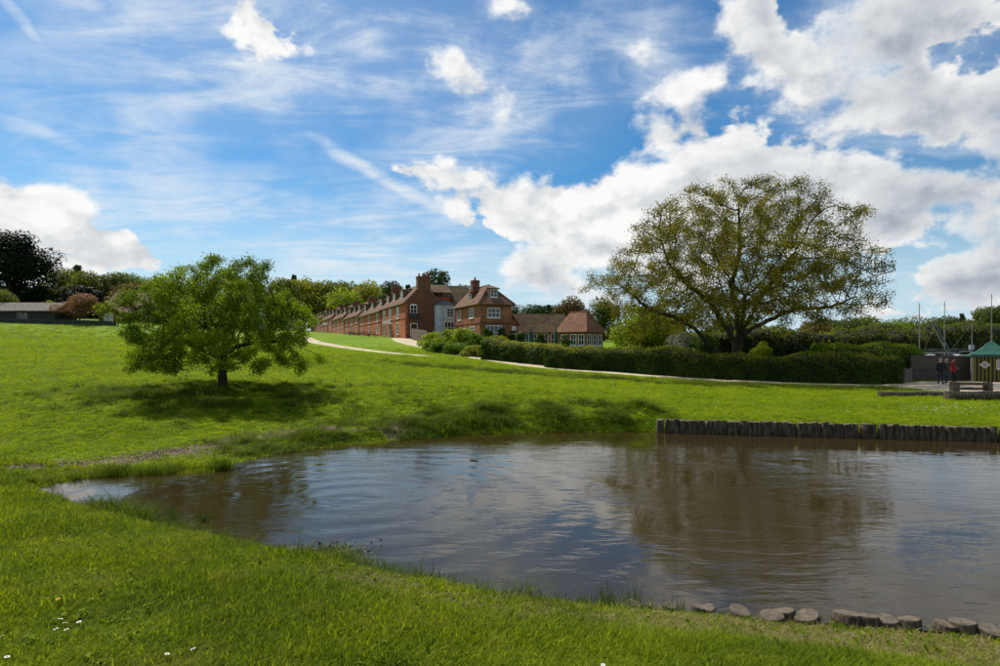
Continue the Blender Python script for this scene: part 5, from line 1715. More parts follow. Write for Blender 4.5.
def pavilion():
    c = at(586, 0, 80); base = gz(c.x, c.y) - .3
    root = empty('pavilion', (c.x, c.y, base), R(-38), 'small pavilion with orange hipped roof and tall white windows beside the oak', 'building')
    # own frame: -y face looks left of the camera, +x face looks right
    Z = lambda z: z - base; S = 4.3; S2 = 4.6
    mb = MB(); mb.box(-S, 0, 0, S2, -.5, Z(4.95)); mb.build('wall', M['brick2'], parent=root)
    r, e, ov = Z(7.55), Z(4.9), .35
    rb = MB()
    a, b = (-S + .4, S2 / 2, r), (-1.1, S2 / 2 - .3, r)
    wavy_roof(rb, (-S - ov, -ov, e), (ov, -ov, e), b, a, seed=31)
    wavy_roof(rb, (ov, -ov, e), (ov, S2 + ov, e), (b[0], b[1] + .01, r), b, seed=32)
    wavy_roof(rb, (ov, S2 + ov, e), (-S - ov, S2 + ov, e), a, b, seed=33)
    wavy_roof(rb, (-S - ov, S2 + ov, e), (-S - ov, -ov, e), a, (a[0], a[1] + .01, r), seed=34)
    roof = rb.build('roof', M['tile_orange'], parent=root)
    hb = MB(); hb.tube([(ov, -ov, e + .18), (b[0], b[1], r + .2)], .09, 6); hb.tube([(ov, S2 + ov, e + .18), (b[0], b[1], r + .2)], .09, 6); hb.tube([(b[0], b[1], r + .2), (a[0], a[1], r + .2)], .1, 6); hb.build('ridge_tiles', M['tile_orange'], parent=roof)
    f = Face('-y', 0); fx = Face('+x', 0)
    for u in (-3.4, -1.9, -.7): window(root, f, u, Z(3.95), .9, 1.5, 2, 2, .09)
    for u in (.8, 2.25, 3.7): window(root, fx, u, Z(3.95), 1.0, 1.5, 2, 2, .09)
pavilion()

# ---- left: shed, cottage, garden wall
def shed():
    x0 = at(-60, 0, 80).x; base = gz(at(30, 0, 80).x, 80) - .15
    root = empty('shed', (x0, 80, base), 0, 'long grey roofed shed with dark boarded walls under the dark evergreen', 'shed')
    L = at(55, 0, 80).x - x0; D = 4.2
    mb = MB(); mb.prism([(0, 0, -.3), (0, D, -.3), (0, D, 1.75), (0, D / 2, 2.75), (0, 0, 1.75)], (L, 0, 0)); mb.build('wall', M['tarred'], parent=root)
    rb = MB()
    wavy_roof(rb, (-.3, -.35, 1.62), (L + .35, -.35, 1.62), (L + .35, D / 2, 2.85), (-.3, D / 2, 2.85), seed=41)
    wavy_roof(rb, (-.3, D + .35, 1.62), (L + .35, D + .35, 1.62), (L + .35, D / 2, 2.85), (-.3, D / 2, 2.85), seed=42)
    rb.build('roof', M['shedroof'], parent=root)
    f = Face('-y', 0)
    for px in (19.5, 25): window(root, f, at(px, 0, 80).x - x0, 1.0, .62, .95, 1, 1, .06, mat='stone')
    for i in range(int(L / .6)):
        bb = MB(); f.box(bb, i * .6 + .02, i * .6 + .06, -.01, .03, -.2, 1.7)
        bb.build('batten', M['tarred'], parent=root)
shed()
def cottage():
    p = at(109, 0, 90); base = gz(p.x, 90) - .3
    root = empty('cottage', (p.x, 90, base), R(14), 'red brick cottage with tiled gable and tall chimney left of the round tree', 'house')
    W, L = 5.6, 6.5
    e, r = 2.7, 4.7
    mb = MB(); mb.prism([(0, 0, -.4), (0, L, -.4), (0, L, e), (0, L / 2, r), (0, 0, e)], (W, 0, 0)); wall = mb.build('wall', M['brick3'], parent=root)
    rb = MB()
    wavy_roof(rb, (-.25, -.3, e - .2), (W + .25, -.3, e - .2), (W + .25, L / 2, r), (-.25, L / 2, r), seed=51)
    wavy_roof(rb, (-.25, L + .3, e - .2), (W + .25, L + .3, e - .2), (W + .25, L / 2, r), (-.25, L / 2, r), seed=52)
    roof = rb.build('roof', M['tile'], parent=root)
    chimney(root, W - .3, L / 2, r - .6, r + 2.0, .9, .8, 1)
    f = Face('-y', 0)
    window(root, f, 1.0, 1.4, 1.1, 1.3, 2, 2); window(root, f, 4.2, 1.5, 1.6, 1.1, 3, 2)
    # gabled cross wing
    cb = MB(); cb.prism([(1.9, -1.6, -.4), (3.8, -1.6, -.4), (3.8, -1.6, 2.3), (2.85, -1.6, 3.5), (1.9, -1.6, 2.3)], (0, 4.2, 0)); cw = cb.build('cross_wing', M['brick3'], parent=root)
    vb = MB(); vb.prism([(1.65, -1.75, 2.1), (2.85, -1.75, 3.62), (2.85, -1.75, 3.78), (1.6, -1.75, 2.25)], (0, 4.4, 0)); vb.prism([(4.05, -1.75, 2.1), (2.85, -1.75, 3.62), (2.85, -1.75, 3.78), (4.1, -1.75, 2.25)], (0, 4.4, 0)); vb.build('cross_wing_roof', M['tile'], parent=cw)
    window(root, Face('-y', -1.6), 2.85, 1.5, .9, 1.2, 2, 2)
cottage()
def outhouse():
    p = at(99, 0, 84); base = gz(p.x, 84) - .2
    root = empty('outhouse', (p.x, 84, base), R(3), 'little brick outhouse with a white double door beside the copper cherry', 'shed')
    mb = MB(); mb.prism([(0, 0, -.3), (2.6, 0, -.3), (2.6, 0, 1.7), (1.3, 0, 2.5), (0, 0, 1.7)], (0, 3, 0)); mb.build('wall', M['brick3'], parent=root)
    rb = MB(); rb.prism([(-.2, -.15, 1.55), (1.3, -.15, 2.52), (1.3, -.15, 2.64), (-.25, -.15, 1.68)], (0, 3.3, 0)); rb.prism([(2.8, -.15, 1.55), (1.3, -.15, 2.52), (1.3, -.15, 2.64), (2.85, -.15, 1.68)], (0, 3.3, 0)); rb.build('roof', M['tile'], parent=root)
    f = Face('-y', 0)
    for u in (.95, 1.6):
        db = MB(); f.box(db, u - .29, u + .29, -.02, .05, .1, 1.45); db.build('door', M['white'], parent=root)
outhouse()
def fence_line(name, a, b, h, spacing, label, mat, rails=2, board=0.14, gap=.0):
    """post, rail and upright board fence"""
    a = Vector(a); b = Vector(b); L = (b - a).length; d = (b - a) / L
    root = empty(name, (a.x, a.y, 0), math.atan2(d.y, d.x), label, 'fence')
    pm = None
    n = int(L / spacing)
    for i in range(n + 1):
        p = a + d * (L * i / n); z = gz(p.x, p.y)
        if pm is None:
            mb = MB(); mb.box(-.05, .05, -.05, .05, -.3, h + .05); pm = mb.mesh('post', mat)
        o = link(bpy.data.objects.new('post', pm), root); o.location = (L * i / n, .0, z)
    for j in range(rails):
        mb = MB()
        pts = [(L * i / n, .0, gz(*(a + d * (L * i / n))) + h * (.2 + .65 * j / max(rails - 1, 1))) for i in range(n + 1)]
        mb.tube(pts, .045, 4); mb.build('rail', mat, parent=root)
    bms = []
    for v in range(3):
        mb = MB(); mb.box(0, board - .012, -.075 - .004 * v, -.055 - .004 * v, .03, h + (.02, -.015, .0)[v]); bms.append(mb.mesh('board', mat))
    m = int(L / (board + gap))
    for i in range(m):
        u = i * (board + gap); p = a + d * u
        o = link(bpy.data.objects.new('board', bms[i % 3]), root); o.location = (u, 0, gz(p.x, p.y))
    return root
fence_line('garden_fence', (at(-40, 0, 77.5).x, 77.5), (at(118, 0, 79).x, 79), .62, 2.0, 'low dark boarded fence at the top edge of the meadow on the left', M['tarred'], 2, .2)
fence_line('garden_gate_fence', (at(412, 0, 93.5).x, 93.5), (at(427, 0, 88).x, 88), 1.7, 1.6, 'pale wooden garden fence at the corner of the nearest terrace house', M['plank'], 2, .16)

# ---- closed parasols on the hotel terrace
def parasol(px, D, label):
    x = at(px, 0, D).x; z = gz(x, D)
    root = empty('closed_parasol', (x, D, z), 0, label, 'parasol', 'closed parasols on the hotel terrace')
    mb = MB(); mb.tube([(0, 0, 0), (0, 0, 3.0)], .03, 8); mb.build('pole', M['dark_wood'], parent=root)
    n = 12; vs = []; prof = [(1.15, .19), (1.3, .24), (1.9, .21), (2.5, .15), (2.9, .06), (2.96, .0)]
    cb = MB()
    rings = []
    for z_, r_ in prof:
        rings.append([(math.cos(6.283 * i / n) * r_ * (1 + .22 * (i % 2)), math.sin(6.283 * i / n) * r_ * (1 + .22 * (i % 2)), z_) for i in range(n)])
    cb.add([p for rg in rings for p in rg], [(k * n + i, k * n + (i + 1) % n, (k + 1) * n + (i + 1) % n, (k + 1) * n + i) for k in range(len(rings) - 1) for i in range(n)])
    cb.build('folded_canopy', M['green_cloth'], parent=root)
    bb = MB(); bb.tube([(0, 0, -.02), (0, 0, .1), (0, 0, .14)], [.34, .32, .1], 12); bb.build('base', M['lead'], parent=root)
parasol(531, 74, 'left closed green parasol standing before the long low building')
parasol(556, 74, 'right closed green parasol standing before the long low building')
# small clipped evergreens beside the hotel windows
for k, (px, D, top, lab) in enumerate([(487.5, 82.3, 327, 'clipped dark shrub left of the wide hotel window'), (501.5, 82.5, 327, 'clipped dark shrub right of the wide hotel window'), (513, 84, 329, 'dark shrub beside the white side door'), (521, 79, 331, 'dark green climber left of the closed parasols'), (541, 78, 333, 'green shrub between the closed parasols'), (566, 78, 333, 'green shrub right of the closed parasols')]):
    tree_at(px, D, top, 8, 'hedge', lab, 'bush', .05, k, 'shrubs on the hotel terrace', 'shrub', cat='shrub', n=900, leaf=.07, nl=8)

# ---- picnic tables in front of the terrace
def picnic_table(i, t, s, label):
    p = T0 + AY * t - AX * s; z = gz(p.x, p.y)
    root = empty('picnic_table', (p.x, p.y, z), ROT + .1 * i, label, 'picnic table', 'picnic tables in front of the terrace')
    mb = MB()
    for k in range(4): mb.box(-.36 + k * .18, -.36 + k * .18 + .165, -.9, .9, .72, .76)
    mb.build('tabletop', M['dark_wood'], parent=root)
    for sg in (-1, 1):
        b = MB(); b.box(sg * .72 - .14, sg * .72 + .14, -.9, .9, .42, .46); b.build('bench_seat', M['dark_wood'], parent=root)
    for y in (-.65, .65):
        l = MB(); l.tube([(-.3, y, .72), (-.66, y, 0)], .045, 4); l.tube([(.3, y, .72), (.66, y, 0)], .045, 4); l.box(-.78, .78, y - .03, y + .03, .36, .42); l.build('leg', M['dark_wood'], parent=root)
for i, (t, s, lab) in enumerate([(13.5, 2.6, 'dark picnic table nearest the gable end of the terrace'), (18.5, 3.0, 'second dark picnic table from the gable end'), (23.5, 3.0, 'third dark picnic table from the gable end'), (28.5, 3.2, 'fourth dark picnic table from the gable end'), (33.5, 3.2, 'farthest dark picnic table along the terrace')]):
    picnic_table(i, t, s, lab)

# ================================================================== timber at the water
LOGEND = solid('sawn_log_end', (0.17, 0.135, 0.095), (0.085, 0.068, 0.050), 11, .9, .6, 40)
LOGSIDE = bark_mat('log_side', (0.045, 0.036, 0.026), (0.13, 0.105, 0.075), 14.0)
LOGDARK = bark_mat('wet_log_side', (0.034, 0.027, 0.019), (0.135, 0.105, 0.072), 12.0)

def log_mesh(r, h, seed, side, end, k=12, slant=.0, rings=4, taper=.06):
    g = np.random.default_rng(seed)
    ph = g.uniform(0, 6.28, 3); V = []; Fq = []; mi = []
    for j in range(rings + 1):
        z = h * j / rings
        for i in range(k):
            a = 2 * math.pi * i / k
            rr = r * (1 + .07 * math.sin(2 * a + ph[0]) + .05 * math.sin(3 * a + ph[1] + z * 3)) * (1 - taper * j / rings)
            zz = z + (slant * rr * math.cos(a + ph[2]) if j == rings else 0)
            V.append((math.cos(a) * rr, math.sin(a) * rr, zz))
    for j in range(rings):
        for i in range(k):
            Fq.append((j * k + i, j * k + (i + 1) % k, (j + 1) * k + (i + 1) % k, (j + 1) * k + i)); mi.append(0)
    b = len(V)
    for i in range(k):                                     # worn chamfer, then the end grain
        p = V[rings * k + i]; V.append((p[0] * .9, p[1] * .9, p[2] + .012 * r / .1))
    for i in range(k):
        Fq.append((rings * k + i, rings * k + (i + 1) % k, b + (i + 1) % k, b + i)); mi.append(0)
    Fq.append(tuple(b + i for i in range(k))); mi.append(1)
    me = bpy.data.meshes.new('log'); me.from_pydata(V, [], Fq)
    me.materials.append(side); me.materials.append(end)
    me.polygons.foreach_set('material_index', mi)
    me.polygons.foreach_set('use_smooth', [m == 0 for m in mi])
    me.update()
    return me

def revetment():
    root = empty('log_revetment', (WALL_A[0], WALL_A[1], 0), 0, 'row of upright dark logs holding the far bank of the pond', 'retaining wall')
    ms = [log_mesh(.095 + .008 * (i % 4), 1.05, 60 + i, LOGDARK, LOGEND, 10, .15) for i in range(7)]
    s = .0; i = 0
    while s < WLEN + 3:
        o = link(bpy.data.objects.new('log', ms[(i * 5) % 7]), root)
        w = .136 + .016 * random.random()
        p = WDIR * s
        o.location = (p[0] + random.gauss(0, .012), p[1] + random.gauss(0, .015), -.66 + random.gauss(0, .013))
        o.rotation_euler = (random.gauss(0, .035), random.gauss(0, .03), random.uniform(0, 6.28))
        s += w; i += 1
    o = link(bpy.data.objects.new('end_log', log_mesh(.12, 1.12, 71, LOGSIDE, LOGEND, 12, .1)), root)
    o.location = (-WDIR[0] * .24, -WDIR[1] * .24, -.735)
revetment()

def near_logs():
    pts = [(617, 604, .9), (634, 604, 1), (653, 605, .9), (672, 606, .8), (690, 607, .8), (711, 608, .8), (738, 609, 1.15), (763, 611, 1.2), (787, 612.5, 1.2), (814, 614, 1.3), (843, 616, 1.4), (868, 618.5, 1.0), (890, 618, 1.15), (913, 621, 1), (938, 622, 1), (964, 624, 1.2), (990, 627, 1.2), (1016, 630, 1.2), (1044, 634, 1.2)]
    a = on_water(pts[0][0], pts[0][1])
    root = empty('log_edging', (a[0], a[1], 0), 0, 'row of sawn log stumps set along the near edge of the pond', 'edging')
    for i, (px, py, s) in enumerate(pts):
        x, y = on_water(px, py - 1)
        top = .05
        k = (EYE - top) / EYE
        x *= k; y *= k
        bright = i in (7, 9, 10)
        o = link(bpy.data.objects.new('log', log_mesh(.128 * s * .80, .6, 80 + i, LOGSIDE, LOGEND, 16, .1)), root)
        o.location = (x - a[0] + random.gauss(0, .01), y - a[1] + random.gauss(0, .015), -.56 + random.gauss(0, .012))
        o.rotation_euler = (R(3) + random.gauss(0, .05), random.gauss(0, .05), random.uniform(0, 6.28))
near_logs()

# flotsam: a raft of weed and leaves by the near bank, pale wrack on the left shore
def debris():
    g = np.random.default_rng(12)
    m1 = solid('rotting_weed', (0.030, 0.024, 0.014), (0.085, 0.065, 0.040), 30, .7)
    m2 = solid('pale_flotsam', (0.22, 0.165, 0.11), (0.38, 0.31, 0.23), 30, .8)
    def raft(name, cx, cy, rx, ry, n, size, mat, label, h=.03):
        C = np.stack([cx + g.normal(size=n) * rx, cy + g.normal(size=n) * ry, .006 + np.abs(g.normal(size=n)) * h], 1)
        N = unit(g.normal(size=(n, 3)) * .5 + np.array([0, 0, 1]))
        o = leaves(name, C, N, size * g.uniform(.4, 1.4, n), mat, None, None, .45)
        tag(o, label, 'debris', None, 'stuff')
    x, y = on_water(330, 553)
    raft('weed_raft', x, y, .22, .14, 420, .035, m1, 'dark raft of rotting weed floating by the near bank', .025)
    raft('flotsam', x + .12, y - .16, .25, .06, 60, .022, m2, 'pale scraps floating beside the weed raft', .008)
    # wrack line on the low left shore
    P = []
    for k in range(6500):
        t = g.random()
        px = 5 + t * 320
        x, y = on_water(px, np.interp(px, [0, 60, 100, 150, 200, 240, 280, 330], [474, 468, 464, 458, 451, 443, 437.5, 434]) + g.normal() * 2.6)
        P.append((x, y))
    P = np.array(P)
    keep = vnoise(P[:, 0], P[:, 1], .5, 77) + .25 * g.normal(size=len(P)) > -.12
    P = P[keep]; n = len(P)
    C = np.stack([P[:, 0], P[:, 1], ground_z(P[:, 0], P[:, 1]) + .02 + np.abs(g.normal(size=n)) * .012], 1)
    N = unit(g.normal(size=(n, 3)) * .45 + np.array([0, 0, 1]))
    h = n // 2
    tag(leaves('wrack', C[:h], N[:h], .020 * g.uniform(.4, 1.6, h), m2, None, None, .5), 'pale wrack of dead reed along the low left shore', 'debris', None, 'stuff')
    tag(leaves('dark_wrack', C[h:], N[h:], .024 * g.uniform(.4, 1.4, n - h), m1, None, None, .5), 'dark wrack and mud crumbs along the low left shore', 'debris', None, 'stuff')
debris()

# ================================================================== the boatyard side
WOODGREY = solid('grey_fence_board', (0.105, 0.085, 0.066), (0.065, 0.053, 0.042), 7, .9, .3)
BENCHW = bark_mat('bench_timber', (0.055, 0.042, 0.030), (0.125, 0.098, 0.068), 9.0)
KGREEN = solid('green_canvas_roof', (0.018, 0.085, 0.062), (0.028, 0.115, 0.085), 3, .75)
KYEL = solid('yellow_board', (0.20, 0.165, 0.022), (0.15, 0.125, 0.018), 5, .7)
KBLK = solid('black_board', (0.016, 0.016, 0.010), (0.026, 0.025, 0.015), 5, .7)
SIGNW = solid('weathered_white_sign', (0.48, 0.46, 0.43), (0.38, 0.37, 0.35), 3, .6)
INK = solid('grey_sign_ink', (0.16, 0.15, 0.14), (0.2, 0.19, 0.18), 3, .7)
STEEL = solid('mast_alloy', (0.26, 0.26, 0.26), (0.20, 0.20, 0.20), 3, .5)
BLUE = solid('blue_tarpaulin', (0.02, 0.07, 0.19), (0.03, 0.10, 0.25), 4, .6)
HULL = solid('white_hull', (0.6, 0.6, 0.58), (0.5, 0.5, 0.49), 2, .35)

fx0 = at(911, 0, 44.2); fx1 = at(972.5, 0, 44.6)
fence_line('boatyard_fence', (fx0.x, fx0.y), (fx1.x, fx1.y), 1.88, 1.8, 'tall grey close boarded fence behind the three people', WOODGREY, 3, .15)
fence_line('picket_fence', (at(893, 0, 41.6).x, 41.6), (at(911, 0, 43.6).x, 43.6), .95, 1.0, 'short weathered picket fence at the end of the long hedge', solid('pale_picket', (0.22, 0.20, 0.17), (0.15, 0.13, 0.11), 6, .9), 2, .1, .06)

def kiosk():
    c = at(972.5, 0, 43.2); z = gz(c.x + 1, c.y)
    root = empty('kiosk', (c.x, c.y, z), R(-34), 'green roofed kiosk with yellow and black striped boards at the right edge', 'kiosk')
    W, D, H = 2.4, 2.2, 1.83
    mb = MB(); mb.box(.05, W, .05, D, .0, H); body = mb.build('wall', KBLK, parent=root)
    ym = MB(); ym.box(0, .085, -.035, .045, .02, H - .02); yb = ym.mesh('board', KYEL)
    km = MB(); km.box(0, .12, -.015, .04, .02, H - .03); kb = km.mesh('board', KBLK)
    u = .1
    while u < W - .2:
        for me, dx in ((yb, 0), (kb, .09)):
            o = link(bpy.data.objects.new('board', me), root); o.location = (u + dx, .0, 0)
        u += .215
    pb = MB(); pb.box(-.02, .07, -.06, .06, 0, H); pb.build('corner_post', solid('pale_post', (.3, .27, .22), (.22, .2, .16), 5, .8), parent=root)
    # tent-shaped canvas roof, steeper towards its point
    rb = MB(); cx, cy = 1.12, D / 2
    prof = [(1.0, H - .02), (.98, H + .14), (.62, H + .38), (.34, H + .70), (.14, H + .98), (.0, H + 1.14)]
    x0, x1, y0, y1 = -.14, 2.5, -.2, D + .2
    vs = []
    for k, zz in prof:
        vs += [(cx + (x0 - cx) * k, cy + (y0 - cy) * k, zz), (cx + (x1 - cx) * k, cy + (y0 - cy) * k, zz), (cx + (x1 - cx) * k, cy + (y1 - cy) * k, zz), (cx + (x0 - cx) * k, cy + (y1 - cy) * k, zz)]
    fs = [(j * 4 + i, j * 4 + (i + 1) % 4, (j + 1) * 4 + (i + 1) % 4, (j + 1) * 4 + i) for j in range(len(prof) - 1) for i in range(4)] + [(3, 2, 1, 0)]
    rb.add(vs, fs); rb.build('canopy', KGREEN, parent=root)
    # notices: the writing is too small to read in the photograph, so grey lines stand for it
    d = .34
    sb = MB(); cz = 1.25; ux = .68
    sb.prism([(ux - d, -.045, cz), (ux, -.045, cz - d * .8), (ux + d, -.045, cz), (ux, -.045, cz + d * .8)], (0, -.02, 0)); s1 = sb.build('diamond_sign', SIGNW, parent=root)
    ib = MB(); ib.box(ux - .1, ux + .06, -.071, -.066, cz - .05, cz + .05); ib.prism([(ux - .02, -.066, cz - .14), (ux + .1, -.066, cz - .02), (ux + .02, -.066, cz + .02)], (0, -.005, 0)); ib.build('emblem', INK, parent=s1)
    sb = MB(); sb.box(1.30, 1.98, -.062, -.042, .90, 1.62); s2 = sb.build('notice_board', SIGNW, parent=root)
    ib = MB()
    for k in range(5): ib.box(1.38, 1.88 - .06 * (k % 3), -.067, -.062, 1.48 - k * .11, 1.52 - k * .11)
    ib.build('print', INK, parent=s2)
kiosk()
def lamp_post():
    p = at(971.5, 0, 43.6); z = gz(p.x, p.y)
    root = empty('post_box', (p.x, p.y, z), 0, 'slim pale post with a grey box between fence and kiosk', 'post')
    mb = MB(); mb.tube([(0, 0, -.2), (0, 0, 2.3)], .05, 8); mb.build('pole', SIGNW, parent=root)
    mb = MB(); mb.box(-.14, .14, -.1, .1, 2.3, 2.65); mb.build('box', solid('grey_box', (.3, .32, .36), (.25, .27, .3), 4, .5), parent=root)
lamp_post()

# low timber seat: a beam carried by two squat blocks, a lower rail between them
def seat():
    a = at(951.5, 0, 32.4); b = at(990, 0, 32.4); z = gz((a.x + b.x) / 2, 32.4) + .045
    root = empty('timber_bench', (a.x, 32.4, z), R(-1), 'heavy timber bench on two squat blocks in front of the people', 'bench')
    L = b.x - a.x
    def hew(mb, x0, x1, y0, y1, z0, z1, seed):
        g = np.random.default_rng(seed); n = 6
        V = []; 
        for i in range(n + 1):
            x = x0 + (x1 - x0) * i / n
            j = g.normal(size=4) * .012
            V += [(x, y0 + j[0], z0), (x, y1 + j[1], z0), (x, y1 + j[2], z1 + j[3]), (x, y0 + j[1], z1 + j[0])]
        fs = [(i * 4 + k, i * 4 + (k + 1) % 4, (i + 1) * 4 + (k + 1) % 4, (i + 1) * 4 + k) for i in range(n) for k in range(4)] + [(0, 1, 2, 3), (n * 4 + 3, n * 4 + 2, n * 4 + 1, n * 4)]
        mb.add(V, fs)
    for x0, s in ((0, 1), (L - .3, 2)):
        mb = MB(); hew(mb, x0, x0 + .3, -.17, .17, -.05, .5, s); mb.build('support_block', BENCHW, parent=root)
    mb = MB(); hew(mb, .28, L - .28, -.15, .15, .33, .47, 3); mb.build('seat', BENCHW, parent=root)
    mb = MB(); hew(mb, .28, L - .28, -.06, .06, .08, .18, 4); mb.build('rail', BENCHW, parent=root)
seat()
# squared baulks lying along the front of the quay
def baulk(px0, px1, D, hgt, label, seed):
    a = at(px0, 0, D); b = at(px1, 0, D); g = np.random.default_rng(seed)
    root_z = gz((a.x + b.x) / 2, D)
    mb = MB(); n = 10; pts = []
    for i in range(n + 1):
        x = (b.x - a.x) * i / n
        pts.append((x, g.normal() * .02, gz(a.x + x, D) - root_z + hgt * .42))
    mb.tube(pts, [hgt * .55 * (1 + g.normal() * .05) for _ in pts], 8)
    o = mb.build('timber_baulk', LOGDARK, smooth=False)
    o.location = (a.x, D, root_z)
    tag(o, label, 'log', 'timber baulks along the quay')
baulk(879, 946, 28.4, .26, 'left dark timber baulk lying at the front of the quay', 1)
baulk(946, 1060, 26.9, .42, 'right dark timber baulk lying below the timber bench', 2)

# ---- boats laid up behind the fence
def boat(px, D, L, mast_top, rz, label, lean=0.0, spars=()):
    x = at(px, 0, D).x; z = gz(x, D)
    root = empty('sailing_boat', (x, D, z), rz, label, 'boat', 'boats laid up behind the fence')
    mb = MB(); n = 9; ring = []
    sec = 7
    for i in range(n):
        t = i / (n - 1); bx = (t - .5) * L
        hw = L * .16 * math.sin(math.pi * min(1, .12 + .88 * (1 - t) ** .8)) ** .8 if t > .02 else L * .11
        hw = L * .15 * (1 - t ** 3) * (.75 + .25 * min(1, t * 4)) + .02
        dz = 1.0 + .3 * t * t
        for k in range(sec):
            a = math.pi * k / (sec - 1)
            ring.append((bx, -math.cos(a) * hw, .55 + dz * .75 - math.sin(a) * dz * .75 * (1 - .25 * t)))
    fs = [(i * sec + k, i * sec + k + 1, (i + 1) * sec + k + 1, (i + 1) * sec + k) for i in range(n - 1) for k in range(sec - 1)]
    fs += [tuple(i * sec for i in range(n)) + tuple(i * sec + sec - 1 for i in reversed(range(n))), tuple(range(sec))]
    mb.add(ring, fs); mb.build('hull', HULL, parent=root)
    cb = MB(); cb.prism([(-L * .22, -.5, 1.3), (L * .12, -.4, 1.3), (L * .07, -.35, 1.68), (-L * .2, -.42, 1.75)], (0, .9, 0)); cb.build('cabin', HULL, parent=root)
    mt = EYE - (mast_top - HZ) / F * D - z
    mm = MB(); mm.tube([(L * .08, 0, 1.2), (L * .08 + lean * mt * .5, 0, mt * .55), (L * .08 + lean * mt, 0, mt)], [.045, .04, .03], 8); m_ = mm.build('mast', STEEL, parent=root)
    st = MB()
    st.tube([(L * .08 + lean * mt, 0, mt - .1), (L * .5, 0, 1.3)], .005, 4); st.tube([(L * .08 + lean * mt, 0, mt - .1), (-L * .48, 0, 1.3)], .005, 4)
    st.build('stay', STEEL, parent=m_)
    bb = MB(); bb.tube([(L * .07, 0, 2.1), (-L * .4, 0, 2.0)], .06, 6); bb.build('boom', STEEL, parent=root)
    tb2 = MB(); tb2.tube([(L * .05, 0, 2.22), (-L * .2, 0, 2.28), (-L * .39, 0, 2.16)], [.09, .12, .07], 8); tb2.build('sail_cover', M['tarred'], parent=root)
    kb = MB(); kb.box(-.7, .9, -.06, .06, .0, .62); kb.box(-L * .3, -L * .3 + .12, -.5, .5, -.05, .75); kb.box(L * .25, L * .25 + .12, -.4, .4, -.05, .8); kb.build('cradle', M['dark_wood'], parent=root)
    return root
boat(926, 52, 6.0, 303, R(160), 'left laid up boat whose mast stands left of the slanting spars')
boat(941, 54, 6.5, 301, R(25), 'laid up boat with the tallest mast above the people')
boat(968, 62, 6.0, 323, R(10), 'boat with a short mast just left of the kiosk roof')
boat(998, 56, 6.5, 294, R(170), 'boat with a mast at the right edge above the kiosk')
# lowered spars leaning behind the fence
def spar(px0, py0, px1, py1, D, label, striped):
    a = at(px0, py0, D); b = at(px1, py1, D)
    z = gz(b.x, D)
    k = (b.z - z) / (a.z - b.z)
    foot = b + (b - a) * k
    root = empty('leaning_spar', foot, 0, label, 'spar')
    v = a - foot
    mb = MB(); mb.tube([(0, 0, 0), v * .5, v], [.055, .055, .045], 8); s = mb.build('pole', STEEL, parent=root)
    if striped:
        n = 13
        for i in range(n):
            t0 = .35 + .6 * i / n
            w = MB(); w.tube([v * t0, v * (t0 + .024)], .062, 8); w.build('band', BLUE, parent=root)
spar(930, 321, 944, 347, 50, 'plain white spar leaning behind the fence', False)
spar(933, 320, 947, 346, 50.6, 'blue banded spar leaning behind the fence', True)
# tarpaulins over stacked gear
def tarp(px, D, w, h, mat, label):
    x = at(px, 0, D).x; z = gz(x, D)
    root = empty('covered_dinghy', (x, D, z), R(8), label, 'boat', 'covered dinghies behind the fence')
    mb = MB(); n = 8; m = 6; V = []
    for i in range(n + 1):
        for j in range(m + 1):
            u = i / n * 2 - 1; v = j / m * 2 - 1
            V.append((u * w / 2, v * .7 * (1 - .35 * u * u), 1.45 + h * (1 - v * v) * (1 - .6 * u * u) + random.gauss(0, .02)))
    mb.add(V, [(i * (m + 1) + j, (i + 1) * (m + 1) + j, (i + 1) * (m + 1) + j + 1, i * (m + 1) + j + 1) for i in range(n) for j in range(m)])
    mb.build('cover', mat, parent=root)
    hb = MB(); hb.prism([(-w * .48, -.42, 1.44), (-w * .40, -.25, .75), (w * .36, -.25, .75), (w * .48, -.42, 1.44)], (0, .84, 0)); hb.build('hull', HULL, parent=root)
    tb2 = MB(); tb2.box(-w * .3, -w * .2, -.4, .4, 0, .76); tb2.box(w * .2, w * .3, -.4, .4, 0, .76); tb2.build('trestle', M['dark_wood'], parent=root)
tarp(953, 47.5, 1.2, .46, BLUE, 'dinghy under a blue cover showing above the fence')
tarp(930, 47.5, 1.9, .5, HULL, 'dinghy under a white cover showing above the fence left of the people')

